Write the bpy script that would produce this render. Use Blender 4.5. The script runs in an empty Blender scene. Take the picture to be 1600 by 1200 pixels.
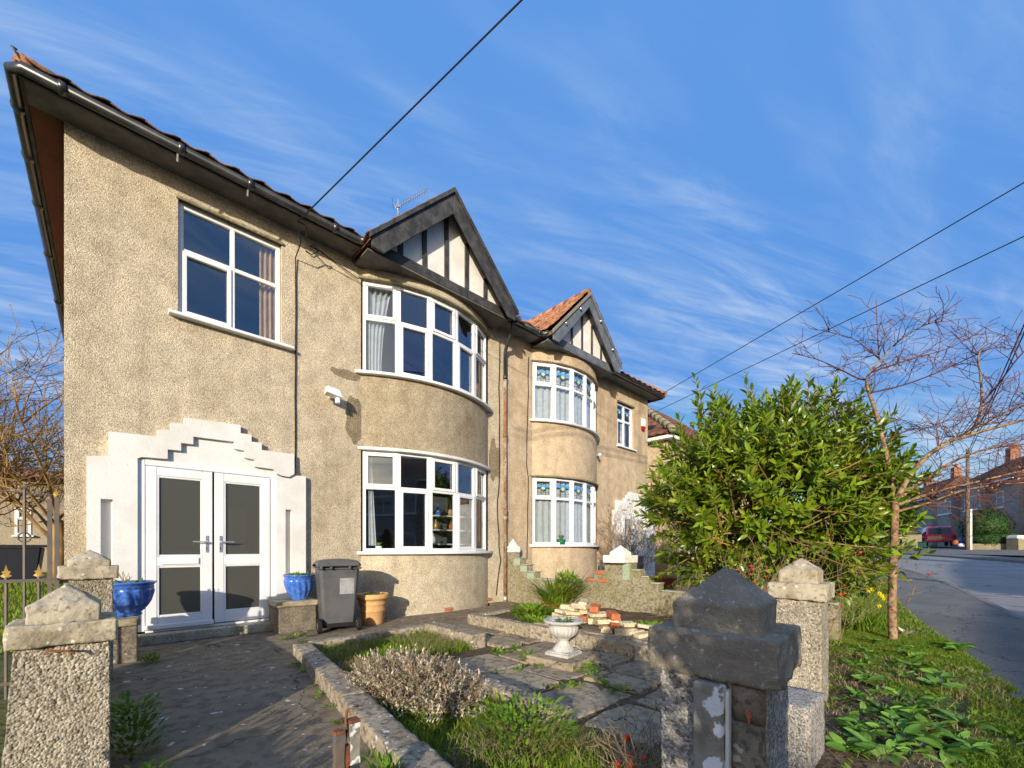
import bpy, math, random
from mathutils import Vector, Matrix, noise as mnoise
R = math.radians
rnd = random.Random(7)
C = bpy.context.scene.collection
SC = bpy.context.scene

# ---------------------------------------------------------------- camera, sky, sun, exposure
CAMZ = 1.15
F = 664.0                      # focal length in pixels of a 1600 px wide frame
cd = bpy.data.cameras.new('camera')
cd.sensor_width = 36.0
cd.lens = F / 1600 * 36
cd.shift_y = 257 / 1600
cd.clip_start = .05
cd.clip_end = 3000
cam = bpy.data.objects.new('camera', cd)
C.objects.link(cam)
cam.location = (0, 0, CAMZ)
cam.rotation_euler = (R(90), 0, R(-43.5))
SC.camera = cam
SUN_EL, SUN_DIR = 13.7, Vector((.775, .61, -.243)).normalized()
world = bpy.data.worlds.new('World')
SC.world = world
world.use_nodes = True
def build_world():
    nt = world.node_tree
    N, L = nt.nodes, nt.links
    bg = N['Background']
    bg.inputs[1].default_value = .15
    sky = N.new('ShaderNodeTexSky')
    sky.sky_type = 'NISHITA'
    sky.sun_disc = False
    sky.sun_elevation = R(SUN_EL)
    sky.sun_rotation = math.atan2(-SUN_DIR.x, -SUN_DIR.y) % (2 * math.pi)
    sky.air_density = 1.0
    sky.dust_density = 2.2
    sky.ozone_density = 2.2
    hs = N.new('ShaderNodeHueSaturation')
    hs.inputs['Saturation'].default_value = 1.30
    hs.inputs['Value'].default_value = .52
    L.new(sky.outputs[0], hs.inputs['Color'])
    ev = N.new('ShaderNodeMix'); ev.data_type = 'RGBA'; ev.blend_type = 'LIGHTEN'; ev.inputs['Factor'].default_value = 1.0; ev.inputs['B'].default_value = (.40,1.10,2.62,1)
    L.new(hs.outputs[0], ev.inputs['A'])
    tc = N.new('ShaderNodeTexCoord')
    sep = N.new('ShaderNodeSeparateXYZ')
    L.new(tc.outputs['Generated'], sep.inputs[0])
    add = N.new('ShaderNodeMath'); add.operation = 'ADD'; add.inputs[1].default_value = .10
    L.new(sep.outputs[2], add.inputs[0])
    mx = N.new('ShaderNodeMath'); mx.operation = 'MAXIMUM'; mx.inputs[1].default_value = .05
    L.new(add.outputs[0], mx.inputs[0])
    dv = []
    for k in (0, 1):
        d = N.new('ShaderNodeMath'); d.operation = 'DIVIDE'
        L.new(sep.outputs[k], d.inputs[0]); L.new(mx.outputs[0], d.inputs[1]); dv.append(d)
    cmb = N.new('ShaderNodeCombineXYZ')
    L.new(dv[0].outputs[0], cmb.inputs[0]); L.new(dv[1].outputs[0], cmb.inputs[1])
    def layer(rot, sx, sy, off, scale, lo, hi, dist, det=9):
        r = N.new('ShaderNodeMapping'); r.inputs['Rotation'].default_value = (0, 0, R(rot)); r.inputs['Location'].default_value = off
        L.new(cmb.outputs[0], r.inputs[0])
        mp = N.new('ShaderNodeMapping'); mp.inputs['Scale'].default_value = (sx, sy, 1)
        L.new(r.outputs[0], mp.inputs[0])
        n = N.new('ShaderNodeTexNoise')
        n.inputs['Scale'].default_value = scale; n.inputs['Detail'].default_value = det
        n.inputs['Roughness'].default_value = .62; n.inputs['Distortion'].default_value = dist
        L.new(mp.outputs[0], n.inputs['Vector'])
        rp = N.new('ShaderNodeMapRange'); rp.interpolation_type = 'SMOOTHSTEP'
        rp.inputs['From Min'].default_value = lo; rp.inputs['From Max'].default_value = hi
        L.new(n.outputs['Fac'], rp.inputs['Value'])
        return rp.outputs[0]
    a = layer(20, .6, 2.2, (3.1, 1.7, 0), 1.5, .38, .80, 1.3)        # long wisps
    b = layer(8, .22, .9, (.4, 5.2, 0), 1.1, .37, .67, .3, 5)        # broad patches
    c = layer(26, .6, 4.2, (7.7, 2.2, 0), 2.6, .38, .74, .9)         # fine streaks
    m1 = N.new('ShaderNodeMath'); m1.operation = 'MULTIPLY'; L.new(a, m1.inputs[0]); L.new(b, m1.inputs[1])
    m2 = N.new('ShaderNodeMath'); m2.operation = 'MULTIPLY'; L.new(c, m2.inputs[0]); L.new(b, m2.inputs[1])
    s = N.new('ShaderNodeMath'); s.operation = 'MULTIPLY_ADD'; s.inputs[1].default_value = .55
    L.new(m2.outputs[0], s.inputs[0]); L.new(m1.outputs[0], s.inputs[2])
    g = N.new('ShaderNodeMath'); g.operation = 'MULTIPLY'; g.inputs[1].default_value = .95; g.use_clamp = True
    L.new(s.outputs[0], g.inputs[0])
    mixc = N.new('ShaderNodeMix'); mixc.data_type = 'RGBA'
    mixc.inputs['B'].default_value = (1.95, 2.4, 3.1, 1)
    L.new(g.outputs[0], mixc.inputs['Factor']); L.new(ev.outputs['Result'], mixc.inputs['A'])
    L.new(mixc.outputs['Result'], bg.inputs[0])
build_world()
sd = bpy.data.lights.new('sun', 'SUN')
sd.energy = 2.95
sd.angle = R(.5)
sd.color = (1, .905, .755)
sun = bpy.data.objects.new('sun', sd)
C.objects.link(sun)
sun.rotation_euler = SUN_DIR.to_track_quat('-Z', 'Y').to_euler()
SC.view_settings.view_transform = 'Standard'
SC.view_settings.look = 'None'
SC.view_settings.gamma = 1
SC.view_settings.use_curve_mapping = False
SC.view_settings.exposure = .98
SC.cycles.use_denoising = True
SC.cycles.max_bounces = 8
SC.cycles.transparent_max_bounces = 12

# ---------------------------------------------------------------- measuring helpers (photo pixel -> place)
FX, FY = math.sin(R(43.5)), math.cos(R(43.5))
def ray(px):
    t = (px - 800) / F
    return FX + FY * t, FY - FX * t
def onY(px, py, Y):
    dx, dy = ray(px); d = Y / dy
    return Vector((dx * d, Y, CAMZ - (py - 857) * d / F))
def onX(px, py, X):
    dx, dy = ray(px); d = X / dx
    return Vector((X, dy * d, CAMZ - (py - 857) * d / F))
def onZ(px, py, Z):
    dx, dy = ray(px); d = F * (CAMZ - Z) / (py - 857)
    return Vector((dx * d, dy * d, Z))
def atD(px, py, d):
    dx, dy = ray(px)
    return Vector((dx * d, dy * d, CAMZ - (py - 857) * d / F))
def H(x, y):                       # the street rises gently to the right and behind the left side
    s = min(max(0.0, x - 9), 66)
    z = .028 * s * s / (s + 3) if s > 0 else 0
    k = min(1, max(0, (2 - x) / 4))
    return z + k * .035 * min(max(0, y - 10), 40)

# ---------------------------------------------------------------- mesh helpers
class MB:
    def __init__(s): s.v, s.f, s.m, s.cur = [], [], [], 0
    def add(s, vs, fs):
        b = len(s.v); s.v.extend(vs)
        for f in fs: s.f.append([b + i for i in f]); s.m.append(s.cur)
        return s
    def box(s, x0, x1, y0, y1, z0, z1):
        return s.add([(x0,y0,z0),(x1,y0,z0),(x1,y1,z0),(x0,y1,z0),(x0,y0,z1),(x1,y0,z1),(x1,y1,z1),(x0,y1,z1)],
                     [(3,2,1,0),(4,5,6,7),(0,1,5,4),(1,2,6,5),(2,3,7,6),(3,0,4,7)])
    def lbox(s, O, ux, u0, u1, v0, v1, z0, z1):     # u along ux, v outward (ux turned right), z up
        n = Vector((ux[1], -ux[0]))
        P = lambda u, v, z: (O[0] + ux[0]*u + n[0]*v, O[1] + ux[1]*u + n[1]*v, O[2] + z)
        return s.add([P(u0,v0,z0),P(u1,v0,z0),P(u1,v1,z0),P(u0,v1,z0),P(u0,v0,z1),P(u1,v0,z1),P(u1,v1,z1),P(u0,v1,z1)],
                     [(0,1,2,3),(7,6,5,4),(4,5,1,0),(5,6,2,1),(6,7,3,2),(7,4,0,3)])
    def beam(s, A, B, w, z0, z1):                   # horizontal bar from A to B
        A, B = Vector(A[:2]), Vector(B[:2]); d = (B - A).normalized(); n = Vector((-d.y, d.x)) * w / 2
        q = [A + n, B + n, B - n, A - n]
        return s.prismz([(p.x, p.y) for p in q][::-1], z0, z1)
    def prismz(s, poly, z0, z1):
        n = len(poly)
        a = sum(poly[i][0]*poly[(i+1)%n][1]-poly[(i+1)%n][0]*poly[i][1] for i in range(n))
        if a < 0: poly = poly[::-1]
        vs = [(x,y,z0) for x,y in poly] + [(x,y,z1) for x,y in poly]
        return s.add(vs, [tuple(range(n-1,-1,-1)), tuple(range(n,2*n))] + [(i,(i+1)%n,n+(i+1)%n,n+i) for i in range(n)])
    def prismy(s, poly, y0, y1):                    # poly in xz
        n = len(poly)
        a = sum(poly[i][0]*poly[(i+1)%n][1]-poly[(i+1)%n][0]*poly[i][1] for i in range(n))
        if a < 0: poly = poly[::-1]
        vs = [(x,y0,z) for x,z in poly] + [(x,y1,z) for x,z in poly]
        return s.add(vs, [tuple(range(n)), tuple(range(2*n-1,n-1,-1))] + [((i+1)%n,i,n+i,n+(i+1)%n) for i in range(n)])
    def prismx(s, poly, x0, x1):                    # poly in yz
        n = len(poly)
        a = sum(poly[i][0]*poly[(i+1)%n][1]-poly[(i+1)%n][0]*poly[i][1] for i in range(n))
        if a < 0: poly = poly[::-1]
        vs = [(x0,y,z) for y,z in poly] + [(x1,y,z) for y,z in poly]
        return s.add(vs, [tuple(range(n-1,-1,-1)), tuple(range(n,2*n))] + [(i,(i+1)%n,n+(i+1)%n,n+i) for i in range(n)])
    def obox(s, A, B, w, h, up=(0,0,1)):            # square bar between any two points
        A, B = Vector(A), Vector(B); d = (B-A).normalized(); up = Vector(up)
        sd = d.cross(up)
        if sd.length < 1e-4: sd = d.cross(Vector((1,0,0)))
        sd.normalize(); u = sd.cross(d).normalized(); sd *= w/2; u *= h/2
        vs = [tuple(P + a*sd + b*u) for P in (A,B) for a,b in ((-1,-1),(1,-1),(1,1),(-1,1))]
        return s.add(vs, [(0,1,2,3),(7,6,5,4),(1,0,4,5),(2,1,5,6),(3,2,6,7),(0,3,7,4)])
    def tube(s, pts, r, n=6, cap=True):
        pts = [Vector(p) for p in pts]; m = len(pts)
        rs = r if isinstance(r, (list, tuple)) else [r]*m
        vs, fs = [], []; ref = None
        for i, p in enumerate(pts):
            d = (pts[min(i+1,m-1)] - pts[max(i-1,0)])
            if d.length < 1e-9: d = Vector((0,0,1))
            d.normalize()
            if ref is None: ref = d.orthogonal().normalized()
            u = (ref - d*ref.dot(d))
            if u.length < 1e-5: u = d.orthogonal()
            u.normalize(); ref = u; w = d.cross(u)
            for k in range(n):
                a = 2*math.pi*k/n
                vs.append(tuple(p + (u*math.cos(a) + w*math.sin(a))*rs[i]))
        for i in range(m-1):
            for k in range(n):
                fs.append((i*n+k, i*n+(k+1)%n, (i+1)*n+(k+1)%n, (i+1)*n+k))
        if cap and n > 3:
            fs.append(tuple(range(n-1,-1,-1))); fs.append(tuple((m-1)*n+k for k in range(n)))
        return s.add(vs, fs)
    def lathe(s, prof, n=24, c=(0,0,0), flute=None):
        vs, fs = [], []
        for j, (r, z) in enumerate(prof):
            for k in range(n):
                a = 2*math.pi*k/n; q = r*(flute(a, j) if flute else 1)
                vs.append((c[0]+q*math.cos(a), c[1]+q*math.sin(a), c[2]+z))
        for j in range(len(prof)-1):
            for k in range(n): fs.append((j*n+k, j*n+(k+1)%n, (j+1)*n+(k+1)%n, (j+1)*n+k))
        return s.add(vs, fs)
    def leaf(s, p, d, up, L, W, curl=.15, fold=.2, seg=3):
        d = Vector(d).normalized(); sd = d.cross(Vector(up))
        if sd.length < 1e-4: sd = d.orthogonal()
        sd.normalize(); n = sd.cross(d)
        p = Vector(p); vs = [tuple(p)]; fs = []
        for i in range(1, seg+1):
            t = i/(seg+1); w = W*.5*math.sin(math.pi*min(1, t**.85*1.02))
            c = p + d*L*t - n*curl*L*t*t
            vs += [tuple(c - sd*w + n*w*fold), tuple(c), tuple(c + sd*w + n*w*fold)]
        vs.append(tuple(p + d*L - n*curl*L))
        fs = [(0,2,1),(0,3,2)]
        for i in range(seg-1):
            a = 1+3*i
            fs += [(a,a+1,a+4,a+3),(a+1,a+2,a+5,a+4)]
        a = 1+3*(seg-1); e = len(vs)-1
        fs += [(a,a+1,e),(a+1,a+2,e)]
        return s.add(vs, fs)
    def build(s, name, mats, parent=None, smooth=False, bevel=0, label=None, kind=None, segs=1):
        me = bpy.data.meshes.new(name)
        off = root_loc(parent)
        vs = s.v if off is None else [(x-off[0], y-off[1], z-off[2]) for x,y,z in s.v]
        me.from_pydata([tuple(v) for v in vs], [], s.f)
        mats = mats if isinstance(mats, (list, tuple)) else [mats]
        for m in mats: me.materials.append(m)
        if len(mats) > 1: me.polygons.foreach_set('material_index', s.m)
        if smooth: me.polygons.foreach_set('use_smooth', [True]*len(me.polygons))
        me.update()
        o = bpy.data.objects.new(name, me); C.objects.link(o)
        if parent is not None: o.parent = parent
        if label: o['label'] = label
        if kind: o['kind'] = kind
        if bevel:
            b = o.modifiers.new('bevel', 'BEVEL'); b.width = bevel; b.segments = segs; b.limit_method = 'ANGLE'; b.angle_limit = R(40)
        return o
def root_loc(p):
    if p is None: return None
    v = Vector((0,0,0))
    while p is not None: v = v + p.location; p = p.parent
    return v
def tag(o, label, cat, group=None):
    o['label'] = label; o['category'] = cat
    if group: o['group'] = group
    return o
def thing(name, label, cat, loc=(0,0,0), group=None):
    o = bpy.data.objects.new(name, None); C.objects.link(o)
    o.location = loc; o.empty_display_size = .2
    return tag(o, label, cat, group)
def struct(mb, name, m, parent=None, **k):
    o = mb.build(name, m, parent, **k)
    if parent is None: o['kind'] = 'structure'
    return o
def link_copy(o, name=None, parent=None, mw=None, label=None):
    c = o.copy(); C.objects.link(c)
    if parent is not None: c.parent = parent
    if mw is not None: c.matrix_basis = mw
    return c
def copy_tree(o, parent=None):
    c = o.copy(); C.objects.link(c); c.parent = parent
    for ch in o.children: copy_tree(ch, c)
    return c
def displace(o, strength, scale, sub=0, ttype='CLOUDS', depth=2, mid=.5):
    if sub:
        s_ = o.modifiers.new('sub', 'SUBSURF'); s_.subdivision_type = 'SIMPLE'; s_.levels = sub; s_.render_levels = sub
    t = bpy.data.textures.new('tex', ttype); t.noise_scale = scale
    if ttype == 'CLOUDS': t.noise_depth = depth
    d = o.modifiers.new('disp', 'DISPLACE'); d.texture = t; d.strength = strength; d.mid_level = mid
    d.texture_coords = 'LOCAL'
    return o

# ---------------------------------------------------------------- materials
def col(c): return (c[0], c[1], c[2], 1)
def mat(name, base, alt=None, ascale=4., alt2=None, a2scale=60., rough=.8, bump=0., bscale=60., spec=.15, metal=0.,
        island=0., spots=None, alo=.38, ahi=.66, a2lo=.45, a2hi=.65, coat=0., transl=0., obj_rand=0., cracks=None):
    m = bpy.data.materials.new(name); m.use_nodes = True
    nt = m.node_tree; N, L = nt.nodes, nt.links; P = N['Principled BSDF']
    P.inputs['Roughness'].default_value = rough; P.inputs['Specular IOR Level'].default_value = spec; P.inputs['Metallic'].default_value = metal
    if coat: P.inputs['Coat Weight'].default_value = coat
    g = N.new('ShaderNodeNewGeometry')
    def noise(sc, det=5, rg=.6):
        n = N.new('ShaderNodeTexNoise'); n.inputs['Scale'].default_value = sc; n.inputs['Detail'].default_value = det; n.inputs['Roughness'].default_value = rg
        L.new(g.outputs['Position'], n.inputs['Vector']); return n
    def mix(a, b, f):
        x = N.new('ShaderNodeMix'); x.data_type = 'RGBA'
        if isinstance(a, tuple): x.inputs['A'].default_value = a
        else: L.new(a, x.inputs['A'])
        if isinstance(b, tuple): x.inputs['B'].default_value = b
        else: L.new(b, x.inputs['B'])
        L.new(f, x.inputs['Factor']); return x.outputs['Result']
    def ramp(src, lo, hi):
        r = N.new('ShaderNodeMapRange'); r.interpolation_type = 'SMOOTHSTEP'
        r.inputs['From Min'].default_value = lo; r.inputs['From Max'].default_value = hi; L.new(src, r.inputs['Value']); return r.outputs[0]
    c = col(base)
    if alt: c = mix(c, col(alt), ramp(noise(ascale).outputs['Fac'], alo, ahi))
    if alt2: c = mix(c, col(alt2), ramp(noise(a2scale, 3).outputs['Fac'], a2lo, a2hi))
    for sp in (spots or []):
        scol, ssc, thr, dens = sp
        v = N.new('ShaderNodeTexVoronoi'); v.inputs['Scale'].default_value = ssc
        nn = noise(ssc*2.2, 3); vm = N.new('ShaderNodeVectorMath'); vm.operation = 'MULTIPLY_ADD'
        vm.inputs[1].default_value = (.5/ssc,)*3; L.new(nn.outputs['Color'], vm.inputs[0]); L.new(g.outputs['Position'], vm.inputs[2])
        L.new(vm.outputs[0], v.inputs['Vector'])
        r = ramp(v.outputs['Distance'], thr, thr*.75)
        sx = N.new('ShaderNodeSeparateColor'); L.new(v.outputs['Color'], sx.inputs[0])
        k = N.new('ShaderNodeMath'); k.operation = 'LESS_THAN'; k.inputs[1].default_value = dens; L.new(sx.outputs[0], k.inputs[0])
        q = N.new('ShaderNodeMath'); q.operation = 'MULTIPLY'; L.new(r, q.inputs[0]); L.new(k.outputs[0], q.inputs[1])
        c = mix(c, col(scol), q.outputs[0])
    if cracks:
        v = N.new('ShaderNodeTexVoronoi'); v.feature = 'DISTANCE_TO_EDGE'; v.inputs['Scale'].default_value = cracks[0]
        nn = noise(cracks[0]*3, 4); vm = N.new('ShaderNodeVectorMath'); vm.operation = 'MULTIPLY_ADD'
        vm.inputs[1].default_value = (.35/cracks[0],)*3; L.new(nn.outputs['Color'], vm.inputs[0]); L.new(g.outputs['Position'], vm.inputs[2])
        L.new(vm.outputs[0], v.inputs['Vector'])
        c = mix(c, col(cracks[1]), ramp(v.outputs['Distance'], cracks[2], cracks[2]*.3))
    if island or obj_rand:
        oi = N.new('ShaderNodeObjectInfo')
        ad = N.new('ShaderNodeMath'); ad.operation = 'ADD'
        L.new(g.outputs['Random Per Island'], ad.inputs[0]); L.new(oi.outputs['Random'], ad.inputs[1])
        fr = N.new('ShaderNodeMath'); fr.operation = 'FRACT'; L.new(ad.outputs[0], fr.inputs[0])
        mr = N.new('ShaderNodeMapRange'); k = island or obj_rand
        mr.inputs['To Min'].default_value = 1-k; mr.inputs['To Max'].default_value = 1+k
        L.new(fr.outputs[0], mr.inputs['Value'])
        hs = N.new('ShaderNodeHueSaturation')
        if isinstance(c, tuple): hs.inputs['Color'].default_value = c
        else: L.new(c, hs.inputs['Color'])
        L.new(mr.outputs[0], hs.inputs['Value'])
        c = hs.outputs[0]
    if isinstance(c, tuple): P.inputs['Base Color'].default_value = c
    else: L.new(c, P.inputs['Base Color'])
    if bump:
        b = N.new('ShaderNodeBump'); b.inputs['Strength'].default_value = bump; b.inputs['Distance'].default_value = .012
        L.new(noise(bscale, 6, .65).outputs['Fac'], b.inputs['Height']); L.new(b.outputs[0], P.inputs['Normal'])
    if transl:
        tr = N.new('ShaderNodeBsdfTranslucent')
        if isinstance(c, tuple): tr.inputs[0].default_value = c
        else: L.new(c, tr.inputs[0])
        ms = N.new('ShaderNodeMixShader'); ms.inputs[0].default_value = transl
        L.new(P.outputs[0], ms.inputs[1]); L.new(tr.outputs[0], ms.inputs[2])
        L.new(ms.outputs[0], N['Material Output'].inputs[0])
    return m
def pebbledash(name, cols, stain, scale=120., bump=.6, alt=None, amount=.5, sscale=.9, slo=.5, shi=.7, bd=.012):
    m = bpy.data.materials.new(name); m.use_nodes = True
    nt = m.node_tree; N, L = nt.nodes, nt.links; P = N['Principled BSDF']
    P.inputs['Roughness'].default_value = .93; P.inputs['Specular IOR Level'].default_value = .2
    g = N.new('ShaderNodeNewGeometry')
    v = N.new('ShaderNodeTexVoronoi'); v.inputs['Scale'].default_value = scale; L.new(g.outputs['Position'], v.inputs['Vector'])
    sp = N.new('ShaderNodeSeparateColor'); L.new(v.outputs['Color'], sp.inputs[0])
    cr = N.new('ShaderNodeValToRGB'); L.new(sp.outputs[0], cr.inputs[0])
    e = cr.color_ramp.elements
    e[0].position = 0; e[0].color = col(cols[0]); e[1].position = 1; e[1].color = col(cols[-1])
    for i, cc in enumerate(cols[1:-1]): x = e.new((i+1)/(len(cols)-1)); x.color = col(cc)
    def noise(sc, det=6, vec=None):
        n = N.new('ShaderNodeTexNoise'); n.inputs['Scale'].default_value = sc; n.inputs['Detail'].default_value = det; n.inputs['Roughness'].default_value = .6
        L.new(vec or g.outputs['Position'], n.inputs['Vector']); return n
    r = N.new('ShaderNodeMapRange'); r.interpolation_type = 'SMOOTHSTEP'
    r.inputs['From Min'].default_value = slo; r.inputs['From Max'].default_value = shi; r.inputs['To Max'].default_value = amount
    mp = N.new('ShaderNodeMapping'); mp.inputs['Scale'].default_value = (1, 1, .55); L.new(g.outputs['Position'], mp.inputs[0])
    L.new(noise(sscale, 7, mp.outputs[0]).outputs['Fac'], r.inputs['Value'])
    x = N.new('ShaderNodeMix'); x.data_type = 'RGBA'; x.blend_type = 'MULTIPLY'; x.inputs['B'].default_value = col(stain)
    L.new(cr.outputs[0], x.inputs['A']); L.new(r.outputs[0], x.inputs['Factor'])
    r2 = N.new('ShaderNodeMapRange'); r2.inputs['From Min'].default_value = .3; r2.inputs['From Max'].default_value = .7; r2.inputs['To Min'].default_value = .80; r2.inputs['To Max'].default_value = 1.16
    L.new(noise(5, 6).outputs['Fac'], r2.inputs['Value'])
    hs = N.new('ShaderNodeHueSaturation'); L.new(x.outputs['Result'], hs.inputs['Color']); L.new(r2.outputs[0], hs.inputs['Value'])
    ms = N.new('ShaderNodeMapping'); ms.inputs['Scale'].default_value = (5, 5, .35); L.new(g.outputs['Position'], ms.inputs[0])
    r3 = N.new('ShaderNodeMapRange'); r3.inputs['From Min'].default_value = .50; r3.inputs['From Max'].default_value = .72; r3.inputs['To Min'].default_value = 1.0; r3.inputs['To Max'].default_value = .82
    L.new(noise(1.0, 5, ms.outputs[0]).outputs['Fac'], r3.inputs['Value'])
    hs2 = N.new('ShaderNodeHueSaturation'); L.new(hs.outputs[0], hs2.inputs['Color']); L.new(r3.outputs[0], hs2.inputs['Value'])
    L.new(hs2.outputs[0], P.inputs['Base Color'])
    b = N.new('ShaderNodeBump'); b.inputs['Strength'].default_value = bump; b.inputs['Distance'].default_value = bd; b.invert = True
    n2 = noise(scale*.45, 3); ma = N.new('ShaderNodeMath'); ma.operation = 'MULTIPLY_ADD'; ma.inputs[1].default_value = -1.0
    L.new(n2.outputs['Fac'], ma.inputs[0]); L.new(v.outputs['Distance'], ma.inputs[2])
    L.new(ma.outputs[0], b.inputs['Height']); L.new(b.outputs[0], P.inputs['Normal'])
    return m
def glass(name, tint=(.9,.93,.95), refl=.10, rough=.015):
    m = bpy.data.materials.new(name); m.use_nodes = True
    nt = m.node_tree; N, L = nt.nodes, nt.links; N.remove(N['Principled BSDF'])
    t = N.new('ShaderNodeBsdfTransparent'); t.inputs[0].default_value = col(tint)
    gl = N.new('ShaderNodeBsdfGlossy'); gl.inputs['Roughness'].default_value = rough; gl.inputs[0].default_value = (.95,.97,1,1)
    fr = N.new('ShaderNodeFresnel'); fr.inputs[0].default_value = 1.5
    a = N.new('ShaderNodeMath'); a.operation = 'MULTIPLY_ADD'; a.inputs[1].default_value = 1.5; a.inputs[2].default_value = refl; a.use_clamp = True
    bf = N.new('ShaderNodeNewGeometry'); fm = N.new('ShaderNodeMix'); fm.inputs['B'].default_value = .0
    L.new(bf.outputs['Backfacing'], fm.inputs['Factor']); L.new(fr.outputs[0], fm.inputs['A'])
    L.new(fm.outputs['Result'], a.inputs[0])
    tc = N.new('ShaderNodeNewGeometry'); n = N.new('ShaderNodeTexNoise'); n.inputs['Scale'].default_value = 1.3; n.inputs['Detail'].default_value = 1
    L.new(tc.outputs['Position'], n.inputs['Vector'])
    b = N.new('ShaderNodeBump'); b.inputs['Strength'].default_value = .08; b.inputs['Distance'].default_value = .02
    L.new(n.outputs['Fac'], b.inputs['Height']); L.new(b.outputs[0], gl.inputs['Normal'])
    ms = N.new('ShaderNodeMixShader'); L.new(a.outputs[0], ms.inputs[0]); L.new(t.outputs[0], ms.inputs[1]); L.new(gl.outputs[0], ms.inputs[2])
    L.new(ms.outputs[0], N['Material Output'].inputs[0])
    return m
m_wall = pebbledash('pebbledash_cream', [(.31,.245,.16),(.465,.38,.26),(.57,.475,.335),(.63,.535,.385),(.75,.655,.495)], (.66,.61,.53), amount=.55)
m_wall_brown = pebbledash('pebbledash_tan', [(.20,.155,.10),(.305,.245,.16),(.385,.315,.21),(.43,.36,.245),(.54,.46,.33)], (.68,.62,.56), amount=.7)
m_wall_stain = pebbledash('pebbledash_damp', [(.10,.075,.045),(.21,.165,.10),(.27,.215,.135),(.31,.25,.16),(.40,.33,.22)], (.6,.6,.55))
m_wall2 = pebbledash('pebbledash_buff', [(.33,.24,.145),(.47,.355,.225),(.56,.43,.285),(.615,.48,.32),(.72,.58,.41)], (.68,.64,.58), amount=.65)
m_rough = pebbledash('roughcast_pebbles', [(.17,.14,.10),(.30,.255,.185),(.38,.325,.235),(.43,.375,.28),(.55,.49,.38)], (.5,.48,.40), scale=95, bump=.6, amount=.5, sscale=4)
m_rough_grey = pebbledash('roughcast_grey', [(.16,.14,.115),(.28,.25,.215),(.36,.33,.285),(.42,.385,.335),(.55,.51,.45)], (.6,.57,.52), scale=120, bump=.6, amount=.4, sscale=4)
m_stone = mat('cast_stone_cream', (.50,.43,.31), (.30,.25,.16), 5, (.20,.17,.11), 34, .93, .55, 70, a2lo=.52, a2hi=.72, spots=[((.66,.62,.53), 26, .28, .25)])
m_stone_black = mat('cast_stone_blackened', (.29,.245,.185), (.42,.355,.255), 9, (.58,.54,.46), 70, .95, 1., 90, a2lo=.58, a2hi=.72, spots=[((.48,.47,.44), 16, .22, .14), ((.30,.26,.15), 11, .3, .12)])
m_block = mat('block_mortar', (.27,.225,.16), (.17,.14,.10), 8, (.12,.10,.08), 50, .93, .6, 70, spots=[((.45,.42,.36), 22, .22, .2)])
m_white_pillar = mat('white_painted_stone', (.74,.72,.66), (.60,.57,.49), 5, (.16,.14,.11), 22, .85, .4, 60, alo=.5, ahi=.72, a2lo=.66, a2hi=.70)
m_green_paint = mat('pale_green_paint', (.30,.39,.27), (.36,.40,.28), 8, (.28,.25,.18), 16, .9, .4, 60, a2lo=.58, a2hi=.64)
m_wallgrey = mat('mossy_render', (.33,.29,.20), (.25,.22,.11), 4, (.16,.135,.085), 30, .95, .7, 60)
m_upvc = mat('white_upvc', (.80,.80,.80), (.74,.735,.72), 3, rough=.32, spec=.5)
m_white = mat('white_masonry_paint', (.74,.725,.69), (.66,.64,.595), 3, (.46,.42,.36), 26, .82, .35, 45, a2lo=.64, a2hi=.78)
m_whiteboard = mat('white_gable_panel', (.74,.72,.68), (.64,.61,.56), 3, rough=.8, bump=.2)
m_blacktimber = mat('weathered_black_timber', (.035,.035,.038), (.075,.074,.074), 6, (.16,.155,.15), 50, .62, .5, 60, a2lo=.62, a2hi=.74)
m_greytimber = mat('slate_grey_boarding', (.10,.115,.135), (.15,.165,.185), 5, rough=.45, bump=.15)
m_gutter = mat('black_gutter_plastic', (.022,.024,.026), (.045,.046,.047), 5, rough=.28, spec=.6)
m_soffit = mat('dark_painted_soffit', (.10,.093,.087), (.14,.13,.12), 6, rough=.6)
m_soffit_red = mat('red_brown_soffit', (.115,.036,.022), (.085,.03,.02), 5, rough=.6)
m_tile = mat('clay_pantile', (.40,.195,.11), (.30,.14,.08), 5, (.14,.085,.055), 14, .85, .5, 50, island=.28, a2lo=.5, a2hi=.66)
m_tile_old = mat('old_dark_tile', (.19,.095,.06), (.26,.10,.05), 4, (.09,.07,.055), 20, .9, .5, 50, island=.25)
m_brick = mat('orange_brick', (.50,.16,.07), (.36,.11,.05), 18, (.55,.36,.24), 40, .9, .5, 70, island=.15, a2lo=.6, a2hi=.72)
m_yellowstone = mat('sandy_stone', (.60,.49,.29), (.46,.36,.21), 14, (.70,.62,.46), 40, .92, .5, 60, island=.12)
m_glass = glass('window_glass', refl=.07)
m_glass_up = glass('upper_window_glass', (.88,.91,.94), refl=.07)
m_frost = glass('obscured_door_glass', (.74,.74,.66), refl=.10, rough=.25)
def _frost():
    nt = m_frost.node_tree; N, L = nt.nodes, nt.links; out = N['Material Output']; src = out.inputs[0].links[0].from_socket
    d = N.new('ShaderNodeBsdfDiffuse'); d.inputs[0].default_value = (.115,.115,.095,1); x = N.new('ShaderNodeMixShader'); x.inputs[0].default_value = .52
    L.new(src, x.inputs[1]); L.new(d.outputs[0], x.inputs[2]); L.new(x.outputs[0], out.inputs[0])
_frost()
m_frost_old = mat('obscured_glass', (.045,.047,.040), (.058,.060,.050), .8, rough=.24, bump=.12, bscale=150, spec=.5)
m_interior = mat('interior_plaster', (.30,.28,.25), rough=.9)
m_interior_dark = mat('interior_dark', (.10,.095,.09), rough=.9)
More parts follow.
